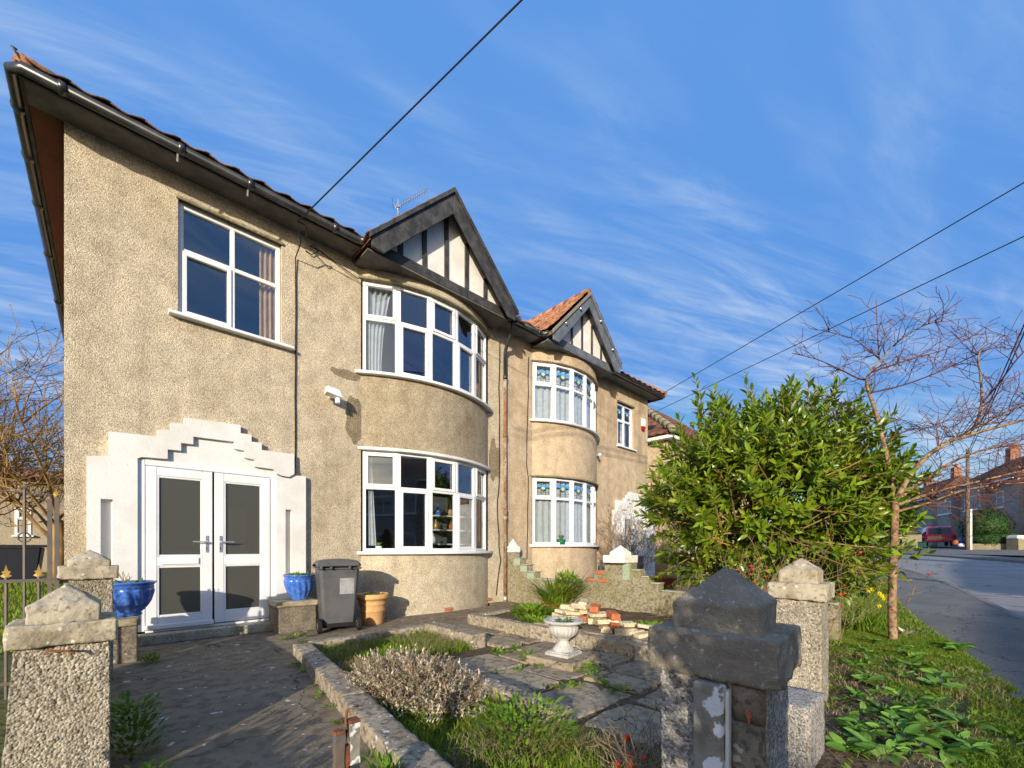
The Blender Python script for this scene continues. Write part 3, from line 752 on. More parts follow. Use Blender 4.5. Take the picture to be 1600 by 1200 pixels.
# ================================================================ HOUSE, NEAR HALF
def surround(px_pts, y): return [(onY(a,b,y).x, onY(a,b,y).z) for a,b in px_pts]
OUT = [(135,712),(169,712),(169.5,674),(246,682),(246,671),(267,672),(267,660),(288,662),(288,652.5),(376,664),(376,677),(393,679),(393,690),(409,692),(409,703),(460,710),(460,743),(478,744)]
INN = [(215,716),(221,714),(262,717),(262,702),(283,704),(283,692),(302,694),(302,682),(366,690),(366,701),(382,704),(382,715),(398,718),(398,729),(427,733),(432,738)]
SO = surround(OUT, 6.77); SI = surround(INN, 6.77)
def door_set(house, mirror=None, style=0):
    fx = (lambda x: x) if mirror is None else (lambda x: mirror - x)
    so = [(fx(x),z) for x,z in SO]; si = [(fx(x),z) for x,z in SI]
    xl, xr = SO[0][0], SO[-1][0]; il, ir = SI[0][0], SI[-1][0]; zt, zr = SO[0][1], SO[-1][1]; zi = SI[0][1]
    zs = 2.0   # columns below, stepped head above
    head = [(fx(xl),zs)] + so + [(fx(xr),zs),(fx(ir),zs)] + si[::-1] + [(fx(il),zs)]
    d = MB()
    d.prismy(head, 6.77, WY+.02)
    def colm(a, b, n0, n1, z0, z1):
        a, b = sorted((fx(a),fx(b))); n0, n1 = sorted((fx(n0),fx(n1)))
        wall_holes(d, a, b, 0, zs, [(n0,n1,z0,z1)], 6.77, .075)
        d.add([(a,6.77,0),(a,6.77,zs),(a,WY,zs),(a,WY,0)], [(0,1,2,3)]); d.add([(b,6.77,0),(b,6.77,zs),(b,WY,zs),(b,WY,0)], [(3,2,1,0)])
    colm(xl, il, xl+.115, xl+.215, .75, 1.72)
    colm(ir, xr, ir+.12, ir+.20, .62, 1.72)
    s = d.build('door_surround', m_white, house)
    for q0,q1,w0,w1 in ((xl+.115,xl+.215,.75,1.72),(ir+.12,ir+.20,.62,1.72)):
        e0,e1 = sorted((fx(q0),fx(q1))); MB().box(e0-.01,e1+.01,WY-.012,WY+.01,w0-.01,w1+.01).build('niche_back', m_white, house)
    a, b = sorted((fx(il),fx(ir)))
    pb = MB().prismy([(x,z) for x,z in [(fx(il),2.2)] + si + [(fx(ir),2.2)]], WY-.03, WY+.03); pb.build('door_head_panel', m_white, house)
    fr = MB(); z1 = 2.235; t = .07
    fr.box(a, a+t, 6.80, 6.90, .14, z1); fr.box(b-t, b, 6.80, 6.90, .14, z1); fr.box(a+t, b-t, 6.802, 6.90, z1-t, z1); fr.box(a+t,b-t,6.79,6.90,.12,.15)
    df = fr.build('door_frame', m_upvc, house, bevel=.006)
    mid = (a+b)/2 + (.005)
    for (u0,u1,hx,sg) in ((a+t+.006, mid-.012, mid-.075, -1), (mid+.012, b-t-.006, mid+.075, 1)):
        L = MB(); y0, y1 = 6.79, 6.85; st = .105; z0 = .165; zt_ = z1-t-.008
        rails = [(z0,z0+.14),(.93,1.05),(zt_-.11,zt_)]
        L.box(u0,u0+st,y0,y1,z0,zt_); L.box(u1-st,u1,y0,y1,z0,zt_)
        for r0,r1 in rails: L.box(u0+st,u1-st,y0+.003,y1,r0,r1)
        if sg < 0: L.box(u0-.01, u1+.01, y0-.045, y0-.002, z0-.005, z0+.05)
        lf = L.build('door', m_upvc, house, bevel=.006)
        for c0,c1 in ((rails[0][1],rails[1][0]),(rails[1][1],rails[2][0])):
            bd = MB(); e = .022
            bd.box(u0+st,u0+st+e,y0+.006,y0+.03,c0,c1); bd.box(u1-st-e,u1-st,y0+.006,y0+.03,c0,c1); bd.box(u0+st+e,u1-st-e,y0+.008,y0+.03,c0,c0+e); bd.box(u0+st+e,u1-st-e,y0+.008,y0+.03,c1-e,c1)
            bd.build('glazing_bead', m_upvc, lf, bevel=.006)
            MB().box(u0+st+.004,u1-st-.004,y0+.024,y0+.036,c0+.004,c1-.004).build('pane', m_frost if style == 0 else m_glass, lf)
        h = MB(); h.box(hx-.016,hx+.016,y0-.012,y0-.001,1.10,1.32)
        h.tube([(hx,y0-.01,1.235),(hx,y0-.05,1.235)], .011, 8); h.tube([(hx,y0-.05,1.235),(hx+sg*.035,y0-.055,1.236),(hx+sg*.15,y0-.05,1.238)], [.012,.011,.008], 8)
        h.build('handle', m_steel, lf, bevel=.004)
        MB().box(hx-.005,hx+.005,y0-.0135,y0-.0121,1.135,1.165).build('keyhole', m_rubber, lf)
        if sg < 0:
            lb = MB().box(u0+st+.04,u1-st-.04,y0-.014,y0+.002,.95,1.032); o = lb.build('letterbox', m_upvc, lf, bevel=.012, segs=3)
    MB().box(a-.06, b+.05, 6.60, 6.79, 0.0, .12).build('doorstep', m_stone if style == 0 else m_brownpaving, house, bevel=.01)
    return s
h1 = thing('semi_detached_house', 'tan pebbledashed semi-detached house half with white double doors and weathered black gable', 'house', (2.9, 6.85, 0))
bay1 = Bay(4.42, 1.38, .44)
X0, X1 = -.36, 6.42
w = MB()
wall_holes(w, X0, bay1.cx-bay1.half, 0, 5.95, [(.64,1.84,4.13,5.60),(.25,1.80,.0,2.25)], WY, .13)
wall_holes(w, bay1.cx+bay1.half, X1-.004, 0, 5.95, [], WY, .13)
wall = w.build('wall', m_wall, h1)
sh = MB(); sh.box(X0,X0+.2,WY+.13,15.2,0,5.95); sh.box(X0,X1-.1,15.2,15.4,0,5.95); sh.box(X1-.12,X1-.005,WY+.13,15.2,0,5.95)
sh.build('side_wall', m_wall, h1)
it = MB(); it.box(X0+.2,X1-.12,WY+.2,15.2,2.85,3.05); it.box(X0+.2,X1-.12,WY+.2,15.2,-.1,.05); it.box(X0+.2,X1-.12,WY+.2,15.2,5.83,5.9); it.box(X0+.2,X1-.12,11.2,11.3,.05,5.83); it.box(2.45,2.55,WY+.2,11.2,.05,5.83); it.box(.05,2.0,8.1,8.2,.05,2.8)
it.build('interior', m_interior, h1)
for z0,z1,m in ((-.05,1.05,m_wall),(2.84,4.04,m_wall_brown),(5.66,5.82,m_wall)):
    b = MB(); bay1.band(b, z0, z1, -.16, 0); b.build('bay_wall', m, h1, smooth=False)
b = MB(); bay1.band(b, 1.05, 1.10, -.14, .085, f0=-1.03, f1=1.03); sill_lo = b.build('sill', m_upvc, h1, bevel=.006)
b = MB(); bay1.band(b, 4.04, 4.085, -.14, .095, f0=-1.05, f1=1.05); b.build('sill', m_upvc, h1, bevel=.006)
b = MB(); bay1.band(b, 2.79, 2.84, -.14, .05, f0=-1.03, f1=1.02); b.build('lintel', m_white, h1, bevel=.006)
b = MB(); bay1.band(b, 5.625, 5.665, -.14, .045, f0=-1.03, f1=1.02); b.build('lintel', m_wallgrey, h1, bevel=.006)
alt = [[(0,1)],[(0,0)],[(0,1)],[(0,0)],[(0,1)]]
bay1.windows(1.10, 2.79, .635, alt).build('bay_window', h1)
bay1.windows(4.085, 5.625, .60, alt).build('bay_window', h1, gm=m_glass_up)
wn = Win(); wn.section((.645,WY+.05,4.135), (1,0), 1.19, 1.46, 2, [.595], [(0,0)], b=.055); wn.build('window', h1, gm=m_glass_up)
MB().box(.54,1.985,WY-.10,WY+.06,4.09,4.13).build('sill', m_upvc, h1, bevel=.006)
MB().box(.62,1.86,WY-.03,WY+.04,5.60,5.64).build('lintel', m_wallgrey, h1, bevel=.006)
door_set(h1)
tag(MB().box(1.28,1.52,7.35,7.42,.2,1.75).build('hall_coat', m_curtain_white, bevel=.03), 'pale coat hanging in the hall, a light blur behind the right-hand door glass', 'coat')
# irregular damp patches in the render beside the bay: a slightly proud skim of older render
def patch(house, cx, cz, rx, rz, seed, y=WY-.004):
    r_ = random.Random(seed); n = 26; po = []
    for i in range(n):
        a = 2*math.pi*i/n; k = 1+.35*mnoise.noise(Vector((math.cos(a)*1.5,math.sin(a)*1.5,seed)))+r_.uniform(-.06,.06)
        po.append((cx+rx*k*math.cos(a), cz+rz*k*math.sin(a)))
    MB().prismy(po, y, WY+.01).build('render_patch', m_wall_stain, house)
patch(h1, 2.79, 3.98, .26, .07, 3); patch(h1, 2.93, 3.25, .17, .36, 5); patch(h1, 5.97, 3.0, .15, .45, 9)
# eaves
MB().box(-.655, 2.92, 6.47, 6.50, SOF-.02, 6.0).build('fascia', m_blacktimber, h1)
MB().box(-.63, 2.92, 6.50, WY-.002, SOF, SOF+.03).build('soffit', m_soffit, h1)
MB().box(-.62, X0-.002, WY+.0, 15.2, SOF, SOF+.03).build('soffit', m_soffit_red, h1)
MB().box(-.655, -.625, 6.502, 15.3, SOF-.02, 6.0).build('fascia', m_blacktimber, h1)
MB().box(5.92, X1-.002, 6.47, 6.50, SOF-.02, 6.0).build('fascia', m_blacktimber, h1)
MB().box(5.92, X1-.002, 6.50, WY-.002, SOF, SOF+.03).build('soffit', m_soffit, h1)
gutter_run(h1, [(-.70,15.2,5.93),(-.70,6.5,5.93),(-.63,6.42,5.93),(2.80,6.42,5.93),(2.90,6.36,5.93),(2.93,6.27,5.94)],
           joints=[((-.70,y,5.93),(0,1,0)) for y in (7.0,7.8,8.8,10.2,12)]+[((x,6.42,5.93),(1,0,0)) for x in (-.35,.63,1.35,2.45)])
gutter_run(h1, [(5.93,6.3,5.93),(5.98,6.42,5.93),(6.42,6.42,5.93)], joints=[((6.2,6.42,5.93),(1,0,0))])
for x in (.6,1.33): MB().tube([(x,6.43,5.9),(x,6.475,5.80)],.012,6).build('gutter_bracket', m_steel, h1)
# roof
rf = MB(); RZ = 5.965
rf.add([(-.67,6.40,RZ),(X1,6.40,RZ),(X1,10.8,RZ+4.4*TAN),(3.73,10.8,RZ+4.4*TAN),(-.67,15.2,RZ),(X1,15.2,RZ)], [(0,1,2,3),(0,3,4),(4,3,2,5),(0,4,5,1)])
roof1 = rf.build('roof', m_tile_old, h1)
ey = Vector((0,1,TAN)).normalized()
for i in range(12): put_tile(roof1, ME_TILE_OLD, (-.60+.3*i, 6.375, RZ+.005), (1,0,0), ey)
put_tile(roof1, ME_TILE_OLD, (5.98,6.375,RZ+.005), (1,0,0), ey)
st = MB(); sheet_tiles(st, (-.60,6.375+.3*.82,RZ+.012+.3*.57), (1,0,0), ey, 7.0, 4.9, keep=lambda x,y: x-.60 > -.67+.82*y+.3 and not (3.0 < x < 6.7 and y < 1.9))
st.build('roof_tiles', m_tile_old, roof1, kind='stuff')
ph = Vector((-.57,6.50,RZ+.055)); dh = Vector((1,1,TAN))
for i in range(12):
    a = ph+dh*(.28*i-.06); c = ph+dh*(.28*(i+1)+.02-.06)
    MB().tube([a,c],[.09,.08],8).build('hip_tile', m_tile, roof1, smooth=True)
MB().tube([ph+Vector((-.05,-.05,-.02)), ph+Vector((-.10,-.10,.03)), ph+Vector((-.12,-.11,.05)), ph+Vector((-.09,-.08,.065))], .010, 6).build('hip_iron', m_iron, roof1)
gable(h1, 4.42, 1.52, 7.46, 5.93, 6.14, m_blacktimber, m_blacktimber, 0)
# chimney with pot and aerial
cp = atD(658,327,11.6)
ch = MB().box(cp.x-.35,cp.x+.35,cp.y-.2,cp.y+.5,6.5,cp.z-.32).build('chimney', m_chimney, roof1)
MB().lathe([(.13,-.34),(.12,-.05),(.15,-.03),(.15,0),(.11,0),(.10,-.3)],12,(cp.x,cp.y,cp.z)).build('chimney_pot', m_terra_red, roof1, smooth=True)
def aerial(base, k, boom, up):
    a = MB(); b = Vector(base); a.tube([b-Vector((0,0,1.0)), b+Vector((0,0,.25*k))], .016, 6)
    bd = Vector(boom).normalized(); p0 = b - bd*.1*k; p1 = b + bd*1.25*k
    a.tube([p0,p1], .013, 6)
    e = bd.cross(Vector(up)).normalized()
    for i in range(12): 
        c = p0 + (p1-p0)*(.18+.82*i/11); a.tube([c-e*.13*k, c+e*.13*k], .006, 4)
    for s in (-1,1): a.tube([p0+Vector(up)*.22*k*s - e*.26*k, p0+Vector(up)*.22*k*s+e*.26*k], .008, 4); a.tube([p0, p0+Vector(up)*.22*k*s], .008, 4)
    a.box(b.x-.05,b.x+.05,b.y-.03,b.y+.03,b.z-.03,b.z+.03)
    return a.build('aerial', m_steel, roof1)
ab = atD(622,322,11.5); aerial(ab, .75, (.72,-.45,.62), (-.4,.3,.8))
# downpipe shared at the party line, cable runs, security light
dp = MB().tube([(6.12,6.43,5.88),(6.12,6.44,5.72),(6.20,6.70,5.50),(6.22,6.77,5.38),(6.22,6.77,4.85)], .038, 10).build('downpipe', m_gutter, h1, smooth=True)
MB().tube([(6.22,6.77,4.85),(6.22,6.77,.12)], .036, 10).build('downpipe', m_pipe_rust, h1, smooth=True, label='rusted lower length of the black downpipe')
for z in (4.85,3.6,1.95,1.80): MB().tube([(6.22,6.77,z-.05),(6.22,6.77,z+.05)], .047, 10).build('pipe_collar', m_pipe_rust if z<4 else m_gutter, h1, smooth=True)
MB().tube([(6.22,6.77,.12),(6.22,6.77,0)], .042, 10).build('drain_shoe', m_steel, h1, smooth=True)
def wob(pts, n, a, seed):
    r_ = random.Random(seed); o = []
    for p,q in zip(pts,pts[1:]):
        p,q = Vector(p),Vector(q)
        for i in range(n): 
            c = p.lerp(q,i/n); o.append(c+Vector((r_.uniform(-a,a),0,r_.uniform(-a,a)*.3)))
    return o+[Vector(pts[-1])]
A0 = onY(466,346,6.43)
MB().tube([A0, onY(470,380,6.6), onY(462,402,6.82)]+wob([(2.03,6.835,5.2),(2.02,6.835,2.5),onY(461,741,6.76)],6,.004,1), .009, 5).build('wall_cable', m_cable, h1)
MB().tube([onY(461,741,6.755), onY(452,746,6.755), onY(440,744,6.755), onY(433,741,6.755)], .007, 5).build('wall_cable', m_cable, h1)
MB().tube([A0, onY(478,352,6.44), onY(480,366,6.5), onY(476,372,6.7)], .01, 5).build('wall_cable', m_cable, h1)
MB().tube([onY(477,391,6.835), onY(487,398,6.82), onY(497,393,6.82), onY(491,383,6.83), onY(483,384,6.83), onY(500,392,6.835), onY(560,436,6.80)], .007, 5).build('wall_cable', m_cable, h1)
MB().tube(wob([(6.12,6.835,5.6),(6.10,6.835,4.3),(6.12,6.835,2.6),(6.05,6.835,2.2),(6.10,6.835,1.2),(6.14,6.835,.9),(6.02,6.835,.15)],4,.012,5), .010, 5).build('wall_cable', m_cable, h1)
sp = onY(521,613,6.62)
q = MB(); q.add([(sp.x-.13,sp.y-.06,sp.z-.03),(sp.x+.13,sp.y-.06,sp.z-.07),(sp.x+.12,sp.y+.06,sp.z-.08),(sp.x-.12,sp.y+.08,sp.z-.05),(sp.x-.09,sp.y-.02,sp.z+.08),(sp.x+.10,sp.y-.02,sp.z+.05),(sp.x+.10,sp.y+.07,sp.z+.06),(sp.x-.09,sp.y+.08,sp.z+.08)], [(3,2,1,0),(4,5,6,7),(0,1,5,4),(1,2,6,5),(2,3,7,6),(3,0,4,7)])
q.tube([(sp.x,sp.y+.05,sp.z),(sp.x+.03,WY,sp.z-.02)], .03, 8)
sl = q.build('security_light', m_upvc, h1, bevel=.008)
MB().box(sp.x+.04,sp.x+.10,sp.y-.02,sp.y+.05,sp.z-.15,sp.z-.06).build('sensor', m_upvc, sl, bevel=.01)
MB().box(5.72,5.86,6.80,6.88,.06,.11).build('air_brick', m_terra_red, h1)
MB().box(4.40,4.56,6.385,6.43,.02,.075).build('air_brick', m_terra_red, h1)
# curtains and things seen through the glass
c1 = bay1.pt(-.93,-.14); c2 = bay1.pt(-.66,-.16)
curtain(c1, c2, 4.12, 5.6, 4, m_curtain_white, 'white curtain gathered at the left of the upstairs bay window, near house', taper=lambda t: .55+.45*t*t)
c1 = bay1.pt(-.93,-.14); c2 = bay1.pt(-.83,-.15)
curtain(c1, c2, 1.2, 2.75, 2, m_curtain_white, 'thin white curtain at the left edge of the downstairs bay window, near house', taper=lambda t: .9-.6*t if t<.9 else .4, amp=.02)
for z0,z1,l in ((1.14,2.76,'tan curtain drawn at the right end of the downstairs bay window'),(4.12,5.6,'tan curtain drawn at the right end of the upstairs bay window')):
    curtain(bay1.pt(.66,-.16), bay1.pt(.97,-.13), z0, z1, 4, m_curtain_tan, l)
curtain((1.60,7.06), (1.79,7.02), 4.18, 5.55, 3, m_curtain_cream, 'cream curtain tied back in the small upstairs window over the doors', amp=.03)
def shelf_item(x, y, z, h, m, r, name, label, cat):
    o = MB().lathe([(0,0),(r,0),(r*1.05,h*.35),(r*.8,h*.6),(r*.3,h*.75),(r*.35,h*.95),(0,h)], 10, (x,y,z)).build(name, m, smooth=True); tag(o, label, cat)
tb = thing('cabinet', 'dark shelf unit with white shelves inside the downstairs bay window', 'cabinet', (5.0,7.15,.05))
MB().box(4.55,5.6,7.30,7.34,.05,2.2).build('back_panel', m_interior_dark, tb)
for z in (1.22,1.5,1.78): MB().box(4.6,5.5,7.0,7.3,z,z+.025).build('shelf', m_white, tb)
shelf_item(4.72,7.08,1.805,.24,m_blue,.06,'vase','blue vase on the top shelf inside the bay window','vase')
shelf_item(4.98,7.05,1.805,.22,m_terra,.05,'figurine','tan figurine on the top shelf inside the bay window','figurine')
shelf_item(4.66,7.08,1.525,.2,m_gold,.05,'trophy','golden trophy on the middle shelf inside the bay window','trophy')
shelf_item(5.0,7.05,1.525,.18,m_orange,.05,'ornament','orange ornament on the middle shelf inside the bay window','ornament')
shelf_item(4.5,6.95,1.245,.2,m_white,.06,'vase','white vase low inside the bay window','vase')
k_ = onY(546,843,7.0)
pp = thing('potted_plant','small pale potted plant on the inside sill at the left of the bay','potted plant',(3.32,6.78,1.10))
MB().lathe([(0,0),(.04,0),(.055,.09),(.05,.09),(0,.085)],12,(3.32,6.78,1.10)).build('pot', m_white, pp, smooth=True)
lm = MB()
for i in range(16):
    a = i*2.4; lm.leaf((3.32,6.78,1.18),(math.cos(a)*.6,math.sin(a)*.6,.9),(0,0,1),.1,.03)
lm.build('foliage', m_weed, pp, kind='stuff')

# ================================================================ HOUSE, FAR HALF
h2 = thing('semi_detached_house', 'buff pebbledashed semi-detached house half with stained-glass top lights, beyond the downpipe', 'house', (9.4, 6.85, 0))
bay2 = Bay(8.42, 1.28, .44)
Y1 = 12.46
w = MB()
wall_holes(w, X1, bay2.cx-bay2.half, 0, 5.95, [], WY, .13)
wall_holes(w, bay2.cx+bay2.half, Y1, 0, 5.95, [(10.72,11.60,4.15,5.42),(10.80,12.35,0,2.25)], WY, .13)
w.build('wall', m_wall2, h2)
sh = MB(); sh.box(Y1-.2,Y1,WY+.13,15.2,0,5.95); sh.box(X1+.1,Y1,15.2,15.4,0,5.95); sh.box(X1+.005,X1+.12,WY+.13,15.2,0,5.95); sh.build('side_wall', m_wall2, h2)
it = MB(); it.box(X1+.12,Y1-.2,WY+.2,15.2,2.85,3.05); it.box(X1+.12,Y1-.2,WY+.2,15.2,-.1,.05); it.box(X1+.12,Y1-.2,WY+.2,15.2,5.83,5.9); it.box(X1+.12,Y1-.2,11.2,11.3,.05,5.83); it.build('interior', m_interior, h2)
for z0,z1 in ((-.05,1.19),(2.86,4.10),(5.56,5.82)):
    b = MB(); bay2.band(b, z0, z1, -.16, 0); b.build('bay_wall', m_wall2, h2)
b = MB(); bay2.band(b, 1.19, 1.24, -.14, .085, f0=-1.05, f1=1.05); b.build('sill', m_upvc, h2, bevel=.006)
b = MB(); bay2.band(b, 4.10, 4.145, -.14, .085, f0=-1.05, f1=1.05); b.build('sill', m_upvc, h2, bevel=.006)
b = MB(); bay2.band(b, 2.82, 2.86, -.14, .05, f0=-1.05, f1=1.03); b.build('lintel', m_wallgrey, h2, bevel=.006)
b = MB(); bay2.band(b, 5.52, 5.56, -.14, .04, f0=-1.05, f1=1.03); b.build('lintel', m_wall2, h2, bevel=.006)
op2 = [[(0,1)],[],[],[],[(0,1)]]
bay2.windows(1.24, 2.82, .69, op2, b=.06).build('bay_window', h2, stained=True)
bay2.windows(4.145, 5.52, .62, op2, b=.06).build('bay_window', h2, stained=True)
wn = Win(); wn.section((10.725,WY+.05,4.155), (1,0), .87, 1.26, 2, [.62], [(0,0)]); wn.build('window', h2, gm=m_glass_up, stained=True)
MB().box(10.66,11.68,WY-.08,WY+.06,4.11,4.15).build('sill', m_upvc, h2, bevel=.006)
MB().box(10.70,11.64,WY-.03,WY+.04,5.42,5.46).build('lintel', m_soffit, h2)
door_set(h2, 12.59, 1)
for x0,x1 in ((6.425,7.06),(9.80,12.70)):
    MB().box(x0, x1, 6.47, 6.50, SOF-.02, 6.0).build('fascia', m_blacktimber, h2)
    MB().box(x0, x1, 6.50, WY-.002, SOF, SOF+.03).build('soffit', m_greytimber, h2)
MB().box(12.67, 12.70, 6.502, 15.3, SOF-.02, 6.0).build('fascia', m_blacktimber, h2)
gutter_run(h2, [(6.42,6.42,5.93),(6.98,6.42,5.93),(7.05,6.36,5.93),(7.08,6.27,5.94)], joints=[((6.9,6.42,5.93),(1,0,0))])
gutter_run(h2, [(9.80,6.30,5.93),(9.85,6.42,5.93),(12.62,6.42,5.93),(12.74,6.48,5.93),(12.74,15.2,5.93)], joints=[((x,6.42,5.93),(1,0,0)) for x in (10.8,11.9)])
rf = MB()
rf.add([(X1,6.40,RZ),(12.76,6.40,RZ),(8.36,10.8,RZ+4.4*TAN),(X1,10.8,RZ+4.4*TAN),(X1,15.2,RZ),(12.76,15.2,RZ)], [(0,1,2,3),(1,5,2),(3,2,5,4),(0,4,5,1)])
roof2 = rf.build('roof', m_tile, h2)
put_tile(roof2, ME_TILE, (6.55,6.375,RZ+.005), (1,0,0), ey)
for i in range(9): put_tile(roof2, ME_TILE, (9.95+.3*i, 6.375, RZ+.005), (1,0,0), ey)
st = MB(); sheet_tiles(st, (6.5,6.375+.3*.82,RZ+.012+.3*.57), (1,0,0), ey, 6.2, 4.9, keep=lambda x,y: x+6.5 < 12.76-.82*y-.3 and not (.5 < x < 3.5 and y < 1.7))
st.build('roof_tiles', m_tile, roof2, kind='stuff')
ph = Vector((12.72,6.44,RZ+.06)); dh = Vector((-1,1,TAN))
for i in range(10): MB().tube([ph+dh*(.28*i-.05), ph+dh*(.28*(i+1)-.03)],[.10,.09],8).build('hip_tile', m_tile, roof2, smooth=True)
g2 = gable(h2, 8.42, 1.33, 7.28, 5.95, 6.14, m_blacktimber, m_greytimber, 1)
for f_ in (.3,.7):
    for s in (-1,1):
        x = 8.42+s*1.33*f_; z = 7.28-1.33*f_-.11
        MB().tube([(x,6.145,z),(x,6.09,z-.01)], .028, 8).build('soffit_lamp', m_steel, g2, smooth=True)
MB().box(12.02,12.2,WY-.09,WY,4.95,5.2).build('alarm_box', m_upvc, h2, bevel=.02, label='white alarm box with a red base')
MB().prismy([(12.02,4.945),(12.2,4.945),(12.15,4.84),(12.07,4.84)], WY-.085, WY-.005).build('alarm_strobe', m_lamp, h2)
cc = onY(935,711,6.72)
MB().tube([(cc.x-.06,cc.y-.10,cc.z-.02),(cc.x+.05,cc.y+.05,cc.z+.03)], .04, 8).tube([cc,(cc.x+.03,WY,cc.z)], .015, 6).build('security_camera', m_upvc, h2, smooth=True)
MB().tube(wob([(7.02,6.835,5.55),(6.98,6.835,4.2),(6.95,6.835,3.1),(7.0,6.835,2.8),(6.96,6.835,.9)],5,.01,8), .009, 5).build('wall_cable', m_cable, h2)
patch_m = m_wall_stain
for z0,z1,l in ((1.26,2.8,'downstairs'),(4.16,5.5,'upstairs')):
    cl = thing('curtain', 'white net curtain across the %s stained-glass bay window, far house'%l, 'curtain', (8.42,6.7,z0))
    mb = MB(); n = 110; vs=[]; fs=[]
    for j in range(2):
        for i in range(n+1):
            p = bay2.pt(-.95+1.9*i/n, -.17+.022*math.sin(i*.9)); vs.append((p[0],p[1],z0 if j==0 else z1))
    for i in range(n): fs.append((i,i+1,n+2+i,n+1+i))
    mb.add(vs,fs).build('fabric', m_curtain_white, cl, smooth=True)
pg = bay2.pt(-.42,-.10)
pp = thing('potted_plant','plant in a dark green pot on the inside sill of the far bay','potted plant',(pg[0],pg[1],1.24))
MB().lathe([(0,0),(.09,0),(.11,.13),(.10,.13),(0,.12)],14,(pg[0],pg[1],1.24)).build('pot', m_greenpot, pp, smooth=True)
lm = MB()
for i in range(22): a=i*2.4; lm.leaf((pg[0],pg[1],1.35),(math.cos(a)*.5,math.sin(a)*.3,.9),(0,0,1),.15,.03)
lm.build('foliage', m_olive, pp, kind='stuff')

# ================================================================ GATE PILLARS AND GARDEN WALLS
def local(mb, name, m, parent, **k):            # geometry already in the parent's own frame
    o = mb.build(name, m, None, **k); o.parent = parent; return o
def seg_box(mb, x0,x1,y0,y1,z0,z1, n=8):         # a box cut into near-cubic cells, so that it can be roughened
    nx = max(1, round((x1-x0)/n)); ny = max(1, round((y1-y0)/n)); nz = max(1, round((z1-z0)/n))
    idx = {}; vs = []
    def V(i,j,k):
        if (i,j,k) not in idx:
            idx[(i,j,k)] = len(vs); vs.append((x0+(x1-x0)*i/nx, y0+(y1-y0)*j/ny, z0+(z1-z0)*k/nz))
        return idx[(i,j,k)]
    fs = []
    for i in range(nx):
        for j in range(ny): fs += [(V(i,j,0),V(i,j+1,0),V(i+1,j+1,0),V(i+1,j,0)), (V(i,j,nz),V(i+1,j,nz),V(i+1,j+1,nz),V(i,j+1,nz))]
    for i in range(nx):
        for k in range(nz): fs += [(V(i,0,k),V(i+1,0,k),V(i+1,0,k+1),V(i,0,k+1)), (V(i,ny,k),V(i,ny,k+1),V(i+1,ny,k+1),V(i+1,ny,k))]
    for j in range(ny):
        for k in range(nz): fs += [(V(0,j,k),V(0,j,k+1),V(0,j+1,k+1),V(0,j+1,k)), (V(nx,j,k),V(nx,j+1,k),V(nx,j+1,k+1),V(nx,j,k+1))]
    return mb.add(vs, fs)
def pillar(label, c, s, rot, zs, zt, ze, za, bodym, capm, bs=None, ks=None, rough=.012, near=False, flare=0, group='stone gate pillars', z0=-.15):
    t = thing('gate_pillar', label, 'gate pillar', (c[0],c[1],0), group); t.rotation_euler.z = R(rot)
    b = (bs or s*.82)/2; k = (ks or s*.66)/2; h = s/2; e = .0042 if near else .012
    m = MB(); seg_box(m, -b,b,-b,b,z0,zs+.004, e)
    if flare: m.v = [(x - (flare*(zs-z)/zs if x < 0 else 0), y, z) for x,y,z in m.v]
    o = local(m, 'shaft', bodym, t, smooth=True); displace(o, rough*(.5 if near else .3), .0075 if near else .02, ttype='CLOUDS', depth=1); displace(o, .01, .12)
    m = MB(); seg_box(m, -h,h,-h,h,zs,zt,.009 if near else .014); o = local(m, 'capstone', capm, t, smooth=True); displace(o, .022, .07, depth=3); displace(o, .007, .012)
    m = MB(); seg_box(m, -k,k,-k,k,zt-.01,ze,.008 if near else .014)
    nz = max(q[2] for q in m.v); m.v = [tuple(q) for q in m.v]
    # pyramid top: raise the top face towards the apex
    m.v = [(x,y, (ze + (za-ze)*(1-max(abs(x),abs(y))/k)) if abs(z-ze)<1e-6 else z) for x,y,z in m.v]
    o = local(m, 'finial_block', capm, t, smooth=True); displace(o, .020, .06, depth=3); displace(o, .006, .012)
    return t
p1 = pillar('weathered cream gate pillar nearest the camera on the left, with a bent iron hook', (-.147,2.945), .35, 0, .716, .813, .885, .985, m_rough, m_stone, bs=.30, ks=.235, rough=.016, near=True, flare=.045)
MB().tube([(-.20,2.775,.695),(-.19,2.755,.70),(-.13,2.75,.69),(-.11,2.752,.675),(-.115,2.755,.69)], .006, 6).build('hook', m_rust, None).parent = p1
bpy.data.objects['hook'].location = -p1.location
p2 = pillar('cream gate pillar standing behind the blue bowl planter by the railings', (-.12,5.18), .36, 0, .895, 1.0, 1.05, 1.14, m_rough, m_stone, ks=.26, rough=.016)
pd = pillar('blackened stone gate pillar with a peeling timber strip on its face', (1.329,.480), .33, 4.7, .80, .92, .995, 1.10, m_rough_grey, m_stone_black, bs=.275, ks=.225, rough=.010, near=True)
x = -.1375
m = MB(); m.box(x-.05, x-.006, -.045, .03, -.1, .795); local(m, 'gate_post_timber', m_oldwood, pd, bevel=.004)
m = MB(); m.box(x-.035, x-.004, -.055, -.047, -.1, .78); local(m, 'timber_edge', m_white, pd)
for a,b in ((.10,.325),(.333,.52),(.528,.70),(.706,.792)):
    m = MB(); seg_box(m, x-.014, x+.02, -.132, -.058, a, b, .02); o = local(m, 'mortar_block', m_block, pd, smooth=True); displace(o, .006, .04)
